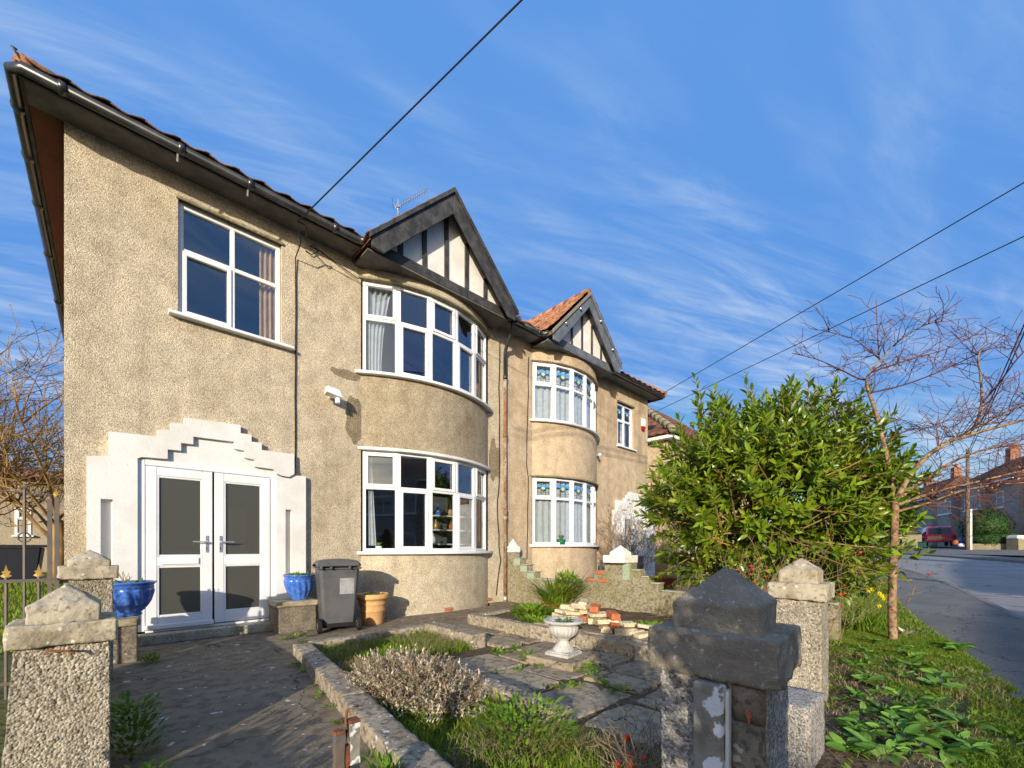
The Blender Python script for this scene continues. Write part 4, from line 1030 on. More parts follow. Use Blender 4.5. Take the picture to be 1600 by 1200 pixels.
m = MB(); m.add([(x-.0185,-.098,.70),(x-.0185,-.104,.725),(x-.0185,-.094,.742),(x-.0185,-.088,.732),(x-.0185,-.095,.712)], [(0,1,2,3,4)]); m.v += [(q[0]+.006,q[1],q[2]) for q in m.v]
m.f += [[i,(i+1)%5,5+(i+1)%5,5+i][::-1] for i in range(5)]; m.m += [0]*5
local(m, 'rust_smear', m_terra_red, pd)
pillar('sunlit cream gate pillar behind the blackened one', (3.675,.80), .35, 2, .79, .905, .99, 1.085, m_rough, m_stone, ks=.235, rough=.014)
def skew(m): m.v = [(x, y+bound(x)-.80, z) for x,y,z in m.v]; return m
t = thing('boundary_wall', 'low roughcast boundary wall running from the sunlit pillar under the laurel', 'wall', (4.5,.9,0))
for nm, x0,x1,y0,y1,z0,z1,e,mm in (('wall_base',3.86,9.4,.72,.88,-.1,.30,.05,m_rough),('pier',4.85,5.15,.69,.93,-.1,.60,.03,m_rough),('coping',3.86,4.84,.70,.90,.301,.36,.04,m_stone),('coping',5.16,9.4,.70,.90,.301,.36,.06,m_stone)):
    m = MB(); seg_box(m, x0,x1,y0,y1,z0,z1,e); o = skew(m).build(nm, mm, t, smooth=True); displace(o, .01, .03)
t = thing('boundary_wall', 'low roughcast wall stub between the blackened pillar and the sunlit pillar', 'wall', (2.5,.6,0))
m = MB(); seg_box(m, 2.47, 2.80, .50, .80, -.1, .37, .03); o = m.build('wall_base', m_rough_grey, t, smooth=True); displace(o, .012, .03)
t = thing('boundary_wall', 'low roughcast wall between the two left gate pillars', 'wall', (-.2,4,0))
m = MB(); seg_box(m, -.30, -.14, 3.10, 5.02, -.1, .50, .03); o = m.build('wall_base', m_rough, t, smooth=True); displace(o, .014, .03)
# pot plinths
def plinth(label, x0,x1,y0,y1,zt):
    t = thing('plinth', label, 'plinth', ((x0+x1)/2,(y0+y1)/2,0), 'stone pot plinths by the doors')
    m = MB(); seg_box(m, x0+.02,x1-.02,y0+.02,y1,-.05,zt-.07,.02); o = m.build('plinth_base', m_block, t, smooth=True); displace(o, .012, .05, depth=3)
    m = MB(); seg_box(m, x0,x1,y0,y1,zt-.07,zt,.02); o = m.build('plinth_top', m_stone, t, smooth=True); displace(o, .014, .05, depth=3)
plinth('stone plinth left of the white doors, under the blue bowl planter', -.06,.235,5.75,6.45,.44)
plinth('stone plinth right of the white doors, under the blue pot', 1.64,2.17,6.30,6.78,.42)
# low party wall to the neighbour, stepped, with green coping
t = thing('party_wall', 'low mossy garden wall with stepped ends, pale green coping and a white capped pillar', 'wall', (6.42,4.5,0))
xa, xb = 6.32, 6.52
prof = [(6.84,-.1),(6.84,1.06),(6.62,1.06),(6.62,.93),(6.42,.93),(6.42,.80),(6.22,.80),(6.22,.66),(6.0,.66),(6.0,.52),(4.72,.52),(4.72,.62),(4.52,.62),(4.52,.76),(4.30,.76),(4.30,.90),(3.78,.90),(3.78,.78),(3.62,.78),(3.62,.68),(3.46,.68),(3.46,.58),(3.30,.58),(3.30,.47),(1.0,.47),(1.0,-.1)]
o = MB().prismx(prof, xa, xb).build('wall_base', m_wallgrey, t, bevel=.008)
for a,b,z in ((6.60,6.40,.93),(6.40,6.20,.80),(6.20,5.98,.66),(5.98,4.74,.52),(3.80,3.62,.78),(3.62,3.45,.68),(3.45,3.28,.58),(3.27,1.0,.47)):
    m = MB(); seg_box(m, xa-.006,xb+.006,b+.004,a-.004,z+.002,z+.022,.04); o = m.build('coping', m_green_paint, t, smooth=True); displace(o,.012,.05)
for a,b,z in ((6.60,6.40,.80),(6.40,6.20,.66),(6.2,6.0,.52)):
    MB().box(xa-.012,xa-.001,b+.005,a-.005,z,z+.128).build('painted_face', m_green_paint, t)
for y,zz,w in ((6.73,1.065,.22),(4.04,.905,.42)):
    m = MB(); seg_box(m, 6.42-w/2-.01,6.42+w/2+.01,y-w/2,min(6.845,y+w/2),zz,zz+.13,.02); o = m.build('cap_slab', m_white_pillar, t, smooth=True); displace(o,.012,.06)
    k = w*.32; m = MB(); seg_box(m, -k,k,-k,k,zz+.125,zz+.18,.02); m.v = [(6.42+x,y+yy,(zz+.18+.13*(1-max(abs(x),abs(yy))/k)) if abs(z-zz-.18)<1e-6 else z) for x,yy,z in m.v]
    o = m.build('cap_block', m_white_pillar, t, smooth=True); displace(o,.012,.06)
MB().box(xa-.012,xa-.001,3.80,3.93,.62,.90).build('painted_face', m_green_paint, t)
for y,z in ((4.62,.55),(4.40,.69),(4.33,.55)): MB().box(xa-.014,xa-.001,y-.1,y+.09,z,z+.065).build('exposed_brick', m_terra_red, t, bevel=.005)

# ================================================================ BEDS AND EDGINGS
def edging(label, A, B, w, z1, n=.03):
    t = thing('edging', label, 'edging', (A[0],A[1],0), 'concrete garden edgings')
    A, B = Vector(A), Vector(B); d = B-A; L = d.length; d.normalize(); nn = Vector((-d.y,d.x)); k = max(1, round(L/.95))
    for i in range(k):
        m = MB(); g = .004; seg_box(m, L*i/k+g, L*(i+1)/k-g, -w/2, w/2, -.12, z1+rnd.uniform(-.008,.008), n)
        m.v = [(A.x+d.x*x+nn.x*y, A.y+d.y*x+nn.y*y, z) for x,y,z in m.v]
        o = m.build('kerb_block', m_edging, t, smooth=True); o.modifiers.new('b','BEVEL').width=.006; displace(o, .014, .06, depth=3)
edging('long concrete edging beside the dark front path', (1.53,4.95), (1.0,1.0), .18, .12)
edging('concrete edging at the house end of the lavender bed', (1.64,5.02), (3.2,5.06), .16, .10)
edging('thick concrete edging block on the patio side of the lavender bed', (3.2,4.97), (3.16,3.9), .22, .14)
edging('concrete edging between the rough grass and the slabs', (2.18,3.0), (2.14,1.75), .15, .11)
edging('concrete edging at the front of the patio slabs', (2.25,1.12), (3.9,1.0), .16, .09)
edging('concrete edging along the raised rubble bed', (4.02,5.15), (4.05,2.1), .14, .15)
edging('concrete edging at the house end of the raised rubble bed', (4.12,5.18), (6.28,5.25), .14, .13)
m = MB(); seg_box(m, 4.1, 6.31, 2.0, 5.1, -.05, .10, .08); m.v = [(x,y,z+(.03*mnoise.noise(Vector((x*3,y*3,0))) if z>.05 else 0)) for x,y,z in m.v]
struct(m, 'raised_soil', m_soil, smooth=True)
m = MB(); seg_box(m, 4.14, 4.60, 1.9, 3.95, .0, .155, .04); o = struct(m, 'ledge', m_slab, smooth=True); displace(o, .012, .08)

# loose bricks and stones on the ledge
BL = {(930,950):'orange brick lying on top of the rubble pile', (958,961):'long orange brick at the right end of the rubble pile, the upper one', (914,966):'orange brick end in the rubble pile, rightmost of three above the urn', (901,963):'orange brick end in the rubble pile, middle of three above the urn', (887,961):'orange brick end in the rubble pile, leftmost of three above the urn', (959,977):'orange brick low at the right end of the rubble pile, under another brick'}
def rubble():
    ob = [(930,950),(958,961),(914,966),(901,963),(887,961),(959,977)]
    ys = [(912,941),(907,947),(886,948),(900,950),(914,954),(896,957),(879,955),(934,960),(952,971),(981,975),(992,988),(1011,979),(874,962),(948,983),(1005,992)]
    gs = [(930,968)]
    for lst, m, nm, lab, cat, grp in ((ob, m_brick, 'loose_brick', 'orange brick lying in the rubble pile on the garden ledge', 'brick', 'orange bricks in the rubble pile'),
                            (ys, m_yellowstone, 'loose_stone', 'sandy yellow stone piece lying in the rubble pile on the garden ledge', 'stone', 'yellow stones in the rubble pile'),
                            (gs, m_wallgrey, 'loose_stone', 'grey mossy stone in the middle of the rubble pile', 'stone', None)):
        for (px,py) in lst:
            p = onX(px, py, 4.36+rnd.uniform(-.06,.06))
            L, W, Hh = (.215,.105,.07) if m is m_brick else (rnd.uniform(.16,.26), rnd.uniform(.08,.13), rnd.uniform(.035,.06))
            if m is m_wallgrey: L, W, Hh = .2, .12, .1
            b = MB(); seg_box(b, -L/2,L/2,-W/2,W/2,-Hh/2,Hh/2,.035)
            o = b.build(nm, m, None, smooth=False); o.modifiers.new('b','BEVEL').width=.005; displace(o,.01,.05)
            o.location = (p.x,p.y,max(p.z,.155+Hh/2)); o.rotation_euler = (rnd.uniform(-.18,.18), rnd.uniform(-.14,.14), rnd.choice((.25,1.5,-.4,.9,1.9))+rnd.uniform(-.3,.3))
            if m is m_brick: tag(o, BL[(px,py)], cat, 'orange bricks in the rubble pile')
            else: tag(o, lab, cat, grp)
    # hidden rubble below that carries the pile
    for i in range(14):
        b = MB(); seg_box(b, -.11,.11,-.055,.055,-.035,.035,.05); o = b.build('loose_stone', m_yellowstone, None); displace(o,.012,.05)
        o.location = (4.36+rnd.uniform(-.1,.1), 2.65+.085*i*1.0, .19+(.07 if 4<i<11 else 0)); o.rotation_euler = (0,0,rnd.uniform(-1,1)); tag(o, 'sandy yellow stone piece lying in the rubble pile on the garden ledge', 'stone', 'yellow stones in the rubble pile')
rubble()

# ================================================================ POTS, BIN, URN
def foliage(mb, c, n, rad, L, W, up=.8, zj=.03, flat=1.0):
    for i in range(n):
        a = rnd.uniform(0, 6.283); r = rad*math.sqrt(rnd.random())
        d = (math.cos(a)*rnd.uniform(.3,1)*flat, math.sin(a)*rnd.uniform(.3,1)*flat, up*rnd.uniform(.3,1.2))
        k = rnd.uniform(.6,1.25)
        mb.leaf((c[0]+r*math.cos(a), c[1]+r*math.sin(a), c[2]+rnd.uniform(0,zj)), d, (0,0,1), L*k, W*k, curl=rnd.uniform(.1,.5), seg=2)
    return mb
def blue_pot(label, c, r, h, plabel, n):
    t = thing('planter', label, 'planter', c, 'blue glazed pots by the doors')
    fl = lambda a, j: 1 + (.05*math.sin(14*a + j*.5) if 4 <= j <= 10 else 0)
    pr = [(0,0),(r*.52,0),(r*.56,.012),(r*.52,h*.10),(r*.60,h*.16),(r*.72,h*.30),(r*.80,h*.42),(r*.85,h*.54),(r*.88,h*.64),(r*.90,h*.72),(r*.905,h*.78),(r*.88,h*.80),(r*.93,h*.82),(r*.90,h*.88),(r*.95,h*.93),(r*1.0,h*.955),(r*1.0,h*.99),(r*.96,h),(r*.88,h*.985),(r*.86,h*.88),(0,h*.86)]
    MB().lathe(pr, 72, c, fl).build('pot', m_blue, t, smooth=True)
    MB().lathe([(r*.865,h*.88),(r*.5,h*.905),(0,h*.91)], 20, c).build('compost', m_soil, t, smooth=True)
    p = thing('plant', plabel, 'plant', (c[0],c[1],c[2]+h*.9))
    m = MB(); foliage(m, (c[0],c[1],c[2]+h*.9), n, r*.8, .055, .028, .9); m.build('foliage', m_weed, p, kind='stuff')
    if n < 90:
        s = MB()
        for i in range(7): a=i*.9; s.tube([(c[0]-.02+.01*i,c[1],c[2]+h*.9),(c[0]+.02*math.cos(a)*3,c[1]+.04*math.sin(a),c[2]+h*.9+rnd.uniform(.08,.15))],.004,4)
        s.build('stem', m_twig_gold, p, kind='stuff')
blue_pot('wide blue glazed bowl planter on the plinth left of the white doors', (.12,6.08,.44), .265, .36, 'sparse green sprigs growing in the blue bowl planter', 60)
blue_pot('blue glazed pot on the plinth right of the white doors', (1.985,6.52,.42), .215, .36, 'low green plant filling the blue pot right of the doors', 160)
c = (2.93,6.18,0); t = thing('planter', 'tan terracotta pot beside the grey wheelie bin', 'planter', c)
MB().lathe([(0,0),(.155,0),(.16,.02),(.185,.20),(.200,.213),(.188,.23),(.20,.30),(.214,.312),(.205,.33),(.217,.385),(.248,.388),(.245,.42),(.24,.455),(.225,.465),(.21,.45),(.20,.38),(0,.37)],48,c).build('pot', m_terra, t, smooth=True)
MB().lathe([(.205,.39),(.1,.41),(0,.415)],20,c).build('compost', m_soil, t, smooth=True)
p = thing('plant', 'small weedy plant in the tan terracotta pot', 'plant', (c[0],c[1],.41))
m = MB(); foliage(m, (c[0]+.02,c[1]-.04,.41), 110, .15, .07, .03, .7); m.build('foliage', m_weed, p, kind='stuff')
def wheelie():
    t = thing('wheelie_bin', 'dark grey wheelie bin with a pale blurred label, against the bay wall', 'wheelie bin', (2.36,6.12,0)); t.rotation_euler.z = R(-12)
    def taper(z): return .41/2 + (.52-.41)/2*(z-.06)/.82
    m = MB(); zs = [.06,.10,.55,.80,.88]; vs = []
    for z in zs:
        h = taper(z); e = .03
        for a,b in ((-h+e,-h),(h-e,-h),(h,-h+e),(h,h-e),(h-e,h),(-h+e,h),(-h,h-e),(-h,-h+e)): vs.append((a,b,z))
    fs = [tuple(range(7,-1,-1))]
    for i in range(len(zs)-1):
        for k in range(8): fs.append((i*8+k,i*8+(k+1)%8,(i+1)*8+(k+1)%8,(i+1)*8+k))
    fs.append(tuple(range(32,40))); m.add(vs, fs); local(m, 'body', m_bin, t, bevel=.006)
    m = MB(); h = .285; m.box(-h,h,-h,h,.865,.885); local(m, 'rim', m_bin, t, bevel=.006)
    m = MB()
    vs = []; n = 8
    for j in range(n+1):
        y = -.24 + (.55)*j/n; z = .955 + .045*math.sin(math.pi*min(1,(j/n)*.9+.1)); w = .29
        for x,dz in ((-w,-.065),(-w+.02,-.02),(-.15,0),(0,.008),(.15,0),(w-.02,-.02),(w,-.065)): vs.append((x,y,z+dz))
    fs = [(j*7+i,j*7+i+1,(j+1)*7+i+1,(j+1)*7+i) for j in range(n) for i in range(6)]; fs += [tuple(range(6,-1,-1)), tuple(n*7+i for i in range(7))]; m.add(vs, fs)
    m.box(-.27,.27,-.23,.30,.888,.895)
    for x in (-.2,.2): m.box(x-.04,x+.04,-.30,-.22,.91,.955)
    lid = local(m, 'lid', m_bin, t, bevel=.008, segs=2)
    m = MB(); m.tube([(-.24,-.325,.925),(.24,-.325,.925)], .02, 10)
    for x in (-.24,-.12,.12,.24): m.box(x-.015,x+.015,-.33,-.25,.87,.935)
    local(m, 'handle', m_bin, t, smooth=False, bevel=.004)
    for s in (-1,1):
        m = MB(); x = s*.255; m.tube([(x-.025,-.225,.10),(x+.025,-.225,.10)], .10, 24); w = local(m, 'wheel', m_rubber, t, bevel=.008)
        m = MB(); m.tube([(x-.028,-.225,.10),(x+.028,-.225,.10)], .05, 16); local(m, 'hub', m_bin, t)
    m = MB(); m.tube([(-.25,-.225,.10),(.25,-.225,.10)], .015, 8); m.box(-.2,.2,-.235,-.12,.07,.12); local(m, 'axle', m_rubber, t)
    zc = .60; f = -taper(zc)-.004; k = (.52-.41)/2/.82
    m = MB(); m.add([(-.0,-taper(.52)-.003,.52),(.19,-taper(.52)-.003,.52),(.19,-taper(.74)-.003,.74),(-.0,-taper(.74)-.003,.74)], [(0,1,2,3)]); m.add([(-.0,-taper(.52)+.01,.52),(.19,-taper(.52)+.01,.52),(.19,-taper(.74)+.01,.74),(-.0,-taper(.74)+.01,.74)], [(3,2,1,0)])
    local(m, 'label_panel', m_sticker, t)
wheelie()
def urn():
    c = (3.41,2.82,0); t = thing('garden_urn', 'pale grey fluted urn on a short pedestal, standing on the patio slabs', 'urn', c)
    m = MB(); seg_box(m, -.28,.28,-.28,.28,-.03,.055,.03); cs, sn = math.cos(.12), math.sin(.12)
    m.v = [(c[0]+x*cs-y*sn, c[1]+x*sn+y*cs, z) for x,y,z in m.v]; o = m.build('base_slab', m_slab, t, smooth=True); displace(o,.01,.07)
    m = MB(); 
    for a,z0,z1 in ((.14,.055,.085),(.128,.085,.10)):
        b = MB(); b.box(-a,a,-a,a,z0,z1); m.add([(c[0]+x*cs-y*sn, c[1]+x*sn+y*cs, z) for x,y,z in b.v], b.f)
    m.build('plinth_block', m_urn, t, bevel=.008, segs=2)
    fl = lambda a, j: 1+(.035*math.cos(20*a) if 7 <= j <= 10 else .03*math.cos(16*a) if 1 <= j <= 3 else 0)
    m = MB().lathe([(.11,.10),(.112,.115),(.085,.15),(.055,.185),(.052,.21),(.07,.22),(.07,.23),(.09,.24),(.128,.27),(.146,.31),(.150,.345),(.142,.36),(.150,.37),(.195,.385),(.208,.395),(.208,.41),(.195,.418),(.165,.412),(.15,.385),(0,.375)],80,c,fl)
    m.build('bowl', m_urn, t, smooth=True)
    p = thing('plant', 'scrap of green weed growing in the garden urn', 'plant', (c[0],c[1],.38))
    m = MB(); foliage(m, (c[0]+.02,c[1],.376), 60, .08, .05, .025, .5); m.build('foliage', m_weed, p, kind='stuff')
urn()
# rusty gate stop
t = thing('gate_stop', 'rusty paired iron gate stop with a wire hook, low in the front path', 'gate stop', (.6,1.49,0))
for x,y,h,w,m in ((.585,1.50,.50,.030,m_iron),(.640,1.505,.525,.034,m_oldwood),(.545,1.40,.395,.034,m_rust)):
    b = MB(); seg_box(b, x-w/2,x+w/2,y-w/2,y+w/2,-.02,h,.02); o = b.build('post', m, t, smooth=False); displace(o,.006,.03)
    MB().box(x-w*.62,x+w*.62,y-w*.62,y+w*.62,h,h+.012).build('post_cap', m_rust, o, bevel=.003)
MB().box(.60,.625,1.49,1.515,.25,.45).build('bracket', m_rust, t)
MB().tube([(.62,1.5,.45),(.61,1.5,.54),(.615,1.5,.575),(.635,1.5,.585),(.655,1.5,.58)], .005, 6).build('hook', m_rust, t, smooth=True)

# ================================================================ RAILINGS AND SIDE GATE
def spear(mb, x, y, z, k=1.):
    for s in (1,):
        mb.add([(x-.03*k,y,z+.02*k),(x,y-.008,z),(x+.03*k,y,z+.02*k),(x+.014*k,y,z+.035*k),(x+.024*k,y,z+.052*k),(x+.010*k,y,z+.06*k),(x,y-.006,z+.11*k),(x-.010*k,y,z+.06*k),(x-.024*k,y,z+.052*k),(x-.014*k,y,z+.035*k),(x,y+.008,z)],
            [(0,1,9),(1,2,3),(1,3,9),(9,3,5),(9,5,7),(3,4,5),(8,9,7),(7,5,6),(10,0,9),(2,10,3),(3,10,9)])
t = thing('railing', 'low iron railing with gold spear tips left of the near pillar', 'railing', (-.7,5.0,0))
for i in range(7):
    x = -.40-.167*i; MB().tube([(x,5.0,.0),(x,5.0,.93)], .011, 6).build('bar', m_iron, t)
    b = MB(); spear(b, x, 5.0, .92); b.build('spear_tip', m_gold, t)
for z in (.90,.12): MB().box(-1.5,-.30,4.985,5.015,z-.012,z+.012).build('rail', m_iron, t)
t = thing('side_gate', 'tall weathered iron side gate with a twisted ring bar beside the house corner', 'gate', (-.7,6.95,0))
for x,h in ((-.42,1.72),(-.475,1.70)): MB().box(x-.018,x+.018,6.93,6.965,0,h).build('post', m_iron, t)
b = MB(); spear(b, -.425, 6.93, 1.73, .9); b.build('spear_tip', m_gold, t)
for i in range(5):
    x = -.66-.24*i; MB().tube([(x,6.95,0),(x,6.95,1.84)], .014, 6).build('bar', m_iron, t)
    rg = [(x+.045*math.cos(a*.524),6.95,1.27+.05*math.sin(a*.524)) for a in range(13)]; MB().tube(rg, .009, 5).build('ring', m_iron, t)
    MB().tube([(x-.02,6.95,1.80),(x+.02,6.95,1.82)],.02,6).build('finial', m_iron, t)
MB().tube([(-1.7,6.95,1.79),(-1.0,6.95,1.77),(-.46,6.95,1.74)], .008, 5).build('rail', m_iron, t)
MB().box(-1.7,-.49,6.94,6.96,.10,.13).build('rail', m_iron, t)
# ================================================================ BEHIND THE SIDE GATE
def far_window(mbs, O, ux, w, h, cols, tr, parent, opn=()):
    wn = Win(); wn.section(O, ux, w, h, cols, tr, opn, b=.07, vout=.02); return wn.build('window', parent)
t = thing('outbuilding', 'small cream rendered building with an orange tiled roof beyond the side gate', 'building', (-2.2,22.5,.4))
MB().box(-7,1.5,22.5,28,-.1,3.62).build('wall', m_render_light, t)
pl, pr_ = onY(23,836,22.5), onY(49,836,22.5)
far_window(None, (pl.x,22.495,pl.z+.0), (1,0), pr_.x-pl.x, .95, 1, [.6], t, [(0,1)])
MB().box(pl.x-.06,pr_.x+.06,22.38,22.49,pl.z-.06,pl.z).build('sill', m_upvc, t)
rr = MB().add([(-7.3,22.2,3.6),(1.8,22.2,3.6),(1.8,28.3,3.6),(-7.3,28.3,3.6),(-3.6,24.2,4.15),(-1.6,24.2,4.15)], [(0,1,5,4),(1,2,5),(2,3,4,5),(3,0,4)]).build('roof', m_tile, t)
e2 = Vector((0,1,.30)).normalized()
sheet_tiles(MB(), (-6.6,22.2,3.64), (1,0,0), e2, 8, 1.0).build('roof_tiles', m_tile, rr, kind='stuff')
b = onZ(8,892,.30); bx, by = -1.95, 18.0
t = thing('storage_bin', 'large dark navy lidded bin on the grass beyond the side gate', 'bin', (bx,by,.3))
m = MB(); vs = [(bx-.55,by-.4,.30),(bx+.5,by-.4,.30),(bx+.5,by+.4,.30),(bx-.55,by+.4,.30),(bx-.65,by-.5,1.18),(bx+.6,by-.5,1.18),(bx+.6,by+.5,1.18),(bx-.65,by+.5,1.18)]
m.add(vs, [(3,2,1,0),(4,5,6,7),(0,1,5,4),(1,2,6,5),(2,3,7,6),(3,0,4,7)]).build('body', m_bin_navy, t, bevel=.03)
MB().box(bx-.78,bx+.74,by-.6,by+.6,1.185,1.25).build('lid', m_bin_navy, t, bevel=.025, segs=2)

# ================================================================ TREES
def branch(mb, p, d, L, r, lvl, spec, rr):
    n = 4 if lvl else 6
    pts = [Vector(p)]; d = Vector(d).normalized(); q = Vector(p)
    for i in range(n):
        d = (d + Vector((rr.gauss(0,1),rr.gauss(0,1),rr.gauss(0,1)))*spec['wander'] + Vector((0,0,spec['lift']*(1 if lvl else .5)))).normalized()
        q = q + d*L/n; pts.append(q.copy())
    mb.tube(pts, [max(spec['rmin'], r*(1-.75*i/n)) for i in range(n+1)], 3 if lvl >= spec['thin'] else 5, cap=False)
    if lvl < spec['max']:
        k = spec['kids'][lvl]
        for i in range(k):
            f = rr.uniform(.25,1.0); j = min(n-1, int(f*n)); a = pts[j].lerp(pts[j+1], f*n-j) if f < 1 else pts[-1]
            dd = (pts[j+1]-pts[j]).normalized(); s = Vector((rr.gauss(0,1),rr.gauss(0,1),rr.gauss(0,1)*spec['flat'])); s = (s-dd*s.dot(dd)).normalized()
            branch(mb, a, dd*spec['fwd']+s, L*rr.uniform(.45,.75), r*.5, lvl+1, spec, rr)
    elif spec.get('buds') is not None:
        for i in range(2): 
            a = pts[rr.randint(1,n)]; spec['buds'].leaf(a, (rr.gauss(0,1),rr.gauss(0,1),rr.gauss(0,1)), (0,0,1), spec.get('bud',.06), spec.get('bud',.06)*.6, seg=1)
def smooth_pts(P, k=4):
    out = []
    P = [Vector(p) for p in P]
    for i in range(len(P)-1):
        a, b, c, d = P[max(0,i-1)], P[i], P[i+1], P[min(len(P)-1,i+2)]
        for j in range(k):
            t = j/k; out.append(.5*((2*b)+(c-a)*t+(2*a-5*b+4*c-d)*t*t+(3*b-a-3*c+d)*t**3))
    return out+[P[-1]]
def cherry():
    rr = random.Random(11)
    t = thing('street_tree', 'bare cherry tree with a lit copper trunk and arching twigs on the verge', 'tree', (6.9,.56,0))
    D = 5.16
    tr = [(1396,1012,D),(1394,960,D),(1395,900,D+.02),(1397,850,D+.03),(1398,810,D+.05),(1399,782,D+.05)]
    tp = smooth_pts([atD(*q) for q in tr]); n = len(tp)
    trunk = MB().tube(tp, [.046-.010*i/n for i in range(n)], 14).build('trunk', m_bark, t, smooth=True)
    sh = MB().tube(smooth_pts([atD(1404,952,D),atD(1415,944,D-.1),atD(1422,935,D-.15),atD(1430,915,D-.2)]), [.008,.007,.006,.005,.005,.005,.005,.005,.005,.005,.005,.005,.004], 5).build('shoot', m_bark, t, smooth=True)
    limbs = [
     ([(1399,785,0),(1392,740,.1),(1380,690,.15),(1367,640,.2),(1357,612,.2),(1354,594,.2),(1361,580,.15),(1378,560,.1),(1402,535,0),(1440,510,-.2),(1478,500,-.4)], .030, .004),
     ([(1354,594,.2),(1338,590,.3),(1310,576,.4),(1275,561,.6),(1238,552,.8)], .012, .004),
     ([(1376,562,.1),(1355,545,.2),(1330,528,.3),(1288,517,.3)], .010, .003),
     ([(1374,562,.1),(1371,520,.1),(1369,468,.2)], .008, .003),
     ([(1357,614,.2),(1400,605,.1),(1450,588,-.1),(1500,566,-.3),(1545,545,-.5)], .012, .004),
     ([(1360,582,.2),(1420,562,.3),(1480,545,.5),(1530,520,.7)], .011, .004),
     ([(1399,785,0),(1420,745,-.1),(1450,712,-.2),(1482,690,-.3),(1502,682,-.3),(1524,664,-.35),(1534,628,-.4),(1532,590,-.4),(1529,555,-.5),(1545,525,-.5)], .034, .004),
     ([(1482,690,-.3),(1540,672,-.5),(1600,656,-.7),(1680,630,-.9)], .022, .008),
     ([(1400,783,0),(1440,752,.15),(1500,716,.3),(1560,698,.4),(1650,690,.5)], .024, .008),
     ([(1400,790,0),(1460,769,-.2),(1530,752,-.4),(1620,730,-.6)], .020, .007),
     ([(1399,800,0),(1450,786,.2),(1500,768,.5),(1560,757,.7),(1640,752,.9)], .018, .006),
     ([(1398,795,0),(1360,770,.3),(1320,740,.7),(1290,700,1.1),(1270,660,1.4)], .02, .006),
     ([(1534,630,-.4),(1560,600,-.5),(1590,560,-.7),(1620,530,-.8)], .012, .004),
     ([(1500,682,-.3),(1560,650,-.1),(1620,620,.1),(1660,580,.3)], .014, .004),
     ([(1380,690,.15),(1420,672,.4),(1460,665,.7),(1510,640,1.0)], .010, .004),
     ([(1372,655,.2),(1330,640,.5),(1290,625,.8),(1255,622,1.1)], .010, .004),
    ]
    buds = MB(); tw = MB()
    spec = dict(wander=.16, lift=.0, rmin=.0028, thin=0, max=2, kids=[4,3], flat=.55, fwd=.75)
    spec['kids'] = [4,3]
    for P, r0, r1 in limbs:
        pts = smooth_pts([atD(x,y,D+.05+dz) for x,y,dz in P]); n = len(pts)
        MB().tube(pts, [r0+(r1-r0)*(i/(n-1))**.8 for i in range(n)], 8).build('branch', m_bark if r0 > .013 else m_twig, t, smooth=True)
        L = sum((b-a).length for a,b in zip(pts,pts[1:]))
        for i in range(int(L/.07)):
            j = rr.randint(max(1,int(n*.22)), n-2); d = (pts[j+1]-pts[j]).normalized()
            s = Vector((rr.gauss(0,1),rr.gauss(0,1),rr.gauss(0,.6)+.10)); s = (s-d*s.dot(d)).normalized()
            branch(tw, pts[j], d*.8+s, rr.uniform(.22,.42 if pts[j].z > 2.6 else .66), .0055, 1, spec, rr)
            if rr.random() < .5 and pts[j].z < 2.3 and pts[j].x > 7.2:
                for _ in range(5):
                    q = pts[j]+Vector((rr.gauss(0,.09),rr.gauss(0,.09),rr.gauss(0,.05)))
                    buds.leaf(q, (rr.gauss(0,1),rr.gauss(0,1),rr.gauss(0,1)), (0,0,1), .035, .018, seg=1)
    tw.build('twigs', m_twig, t, kind='stuff'); buds.build('buds', m_bud, t, kind='stuff')
cherry()
def left_tree(label, x, y, h, seed, z0):
    rr = random.Random(seed)
    t = thing('bare_tree', label, 'tree', (x,y,z0))
    trp = smooth_pts([(x,y,z0),(x+.1,y,z0+.8),(x+.05,y+.1,z0+1.7)]); MB().tube(trp, [.16-.05*i/len(trp) for i in range(len(trp))], 10).build('trunk', m_twig_gold, t, smooth=True)
    tw = MB(); bd = MB()
    spec = dict(wander=.13, lift=.07, rmin=.0065, thin=1, max=3, kids=[7,5,4], flat=.9, fwd=.9, buds=bd, bud=.045)
    for i in range(9):
        a = i*2.4; branch(tw, trp[-1-rr.randint(0,3)], (math.cos(a)*.75,math.sin(a)*.75,rr.uniform(.7,1.3)), h*rr.uniform(.5,.75), .05, 0, spec, rr)
    tw.build('crown', m_twig_gold, t, kind='stuff'); bd.build('buds', m_olive, t, kind='stuff')
left_tree('bare golden-twigged tree between the gate and the house corner', -1.05, 16.5, 5.2, 3, .2)
left_tree('bare golden-twigged tree at the left edge of the photo', -3.0, 17.5, 5.0, 8, .25)

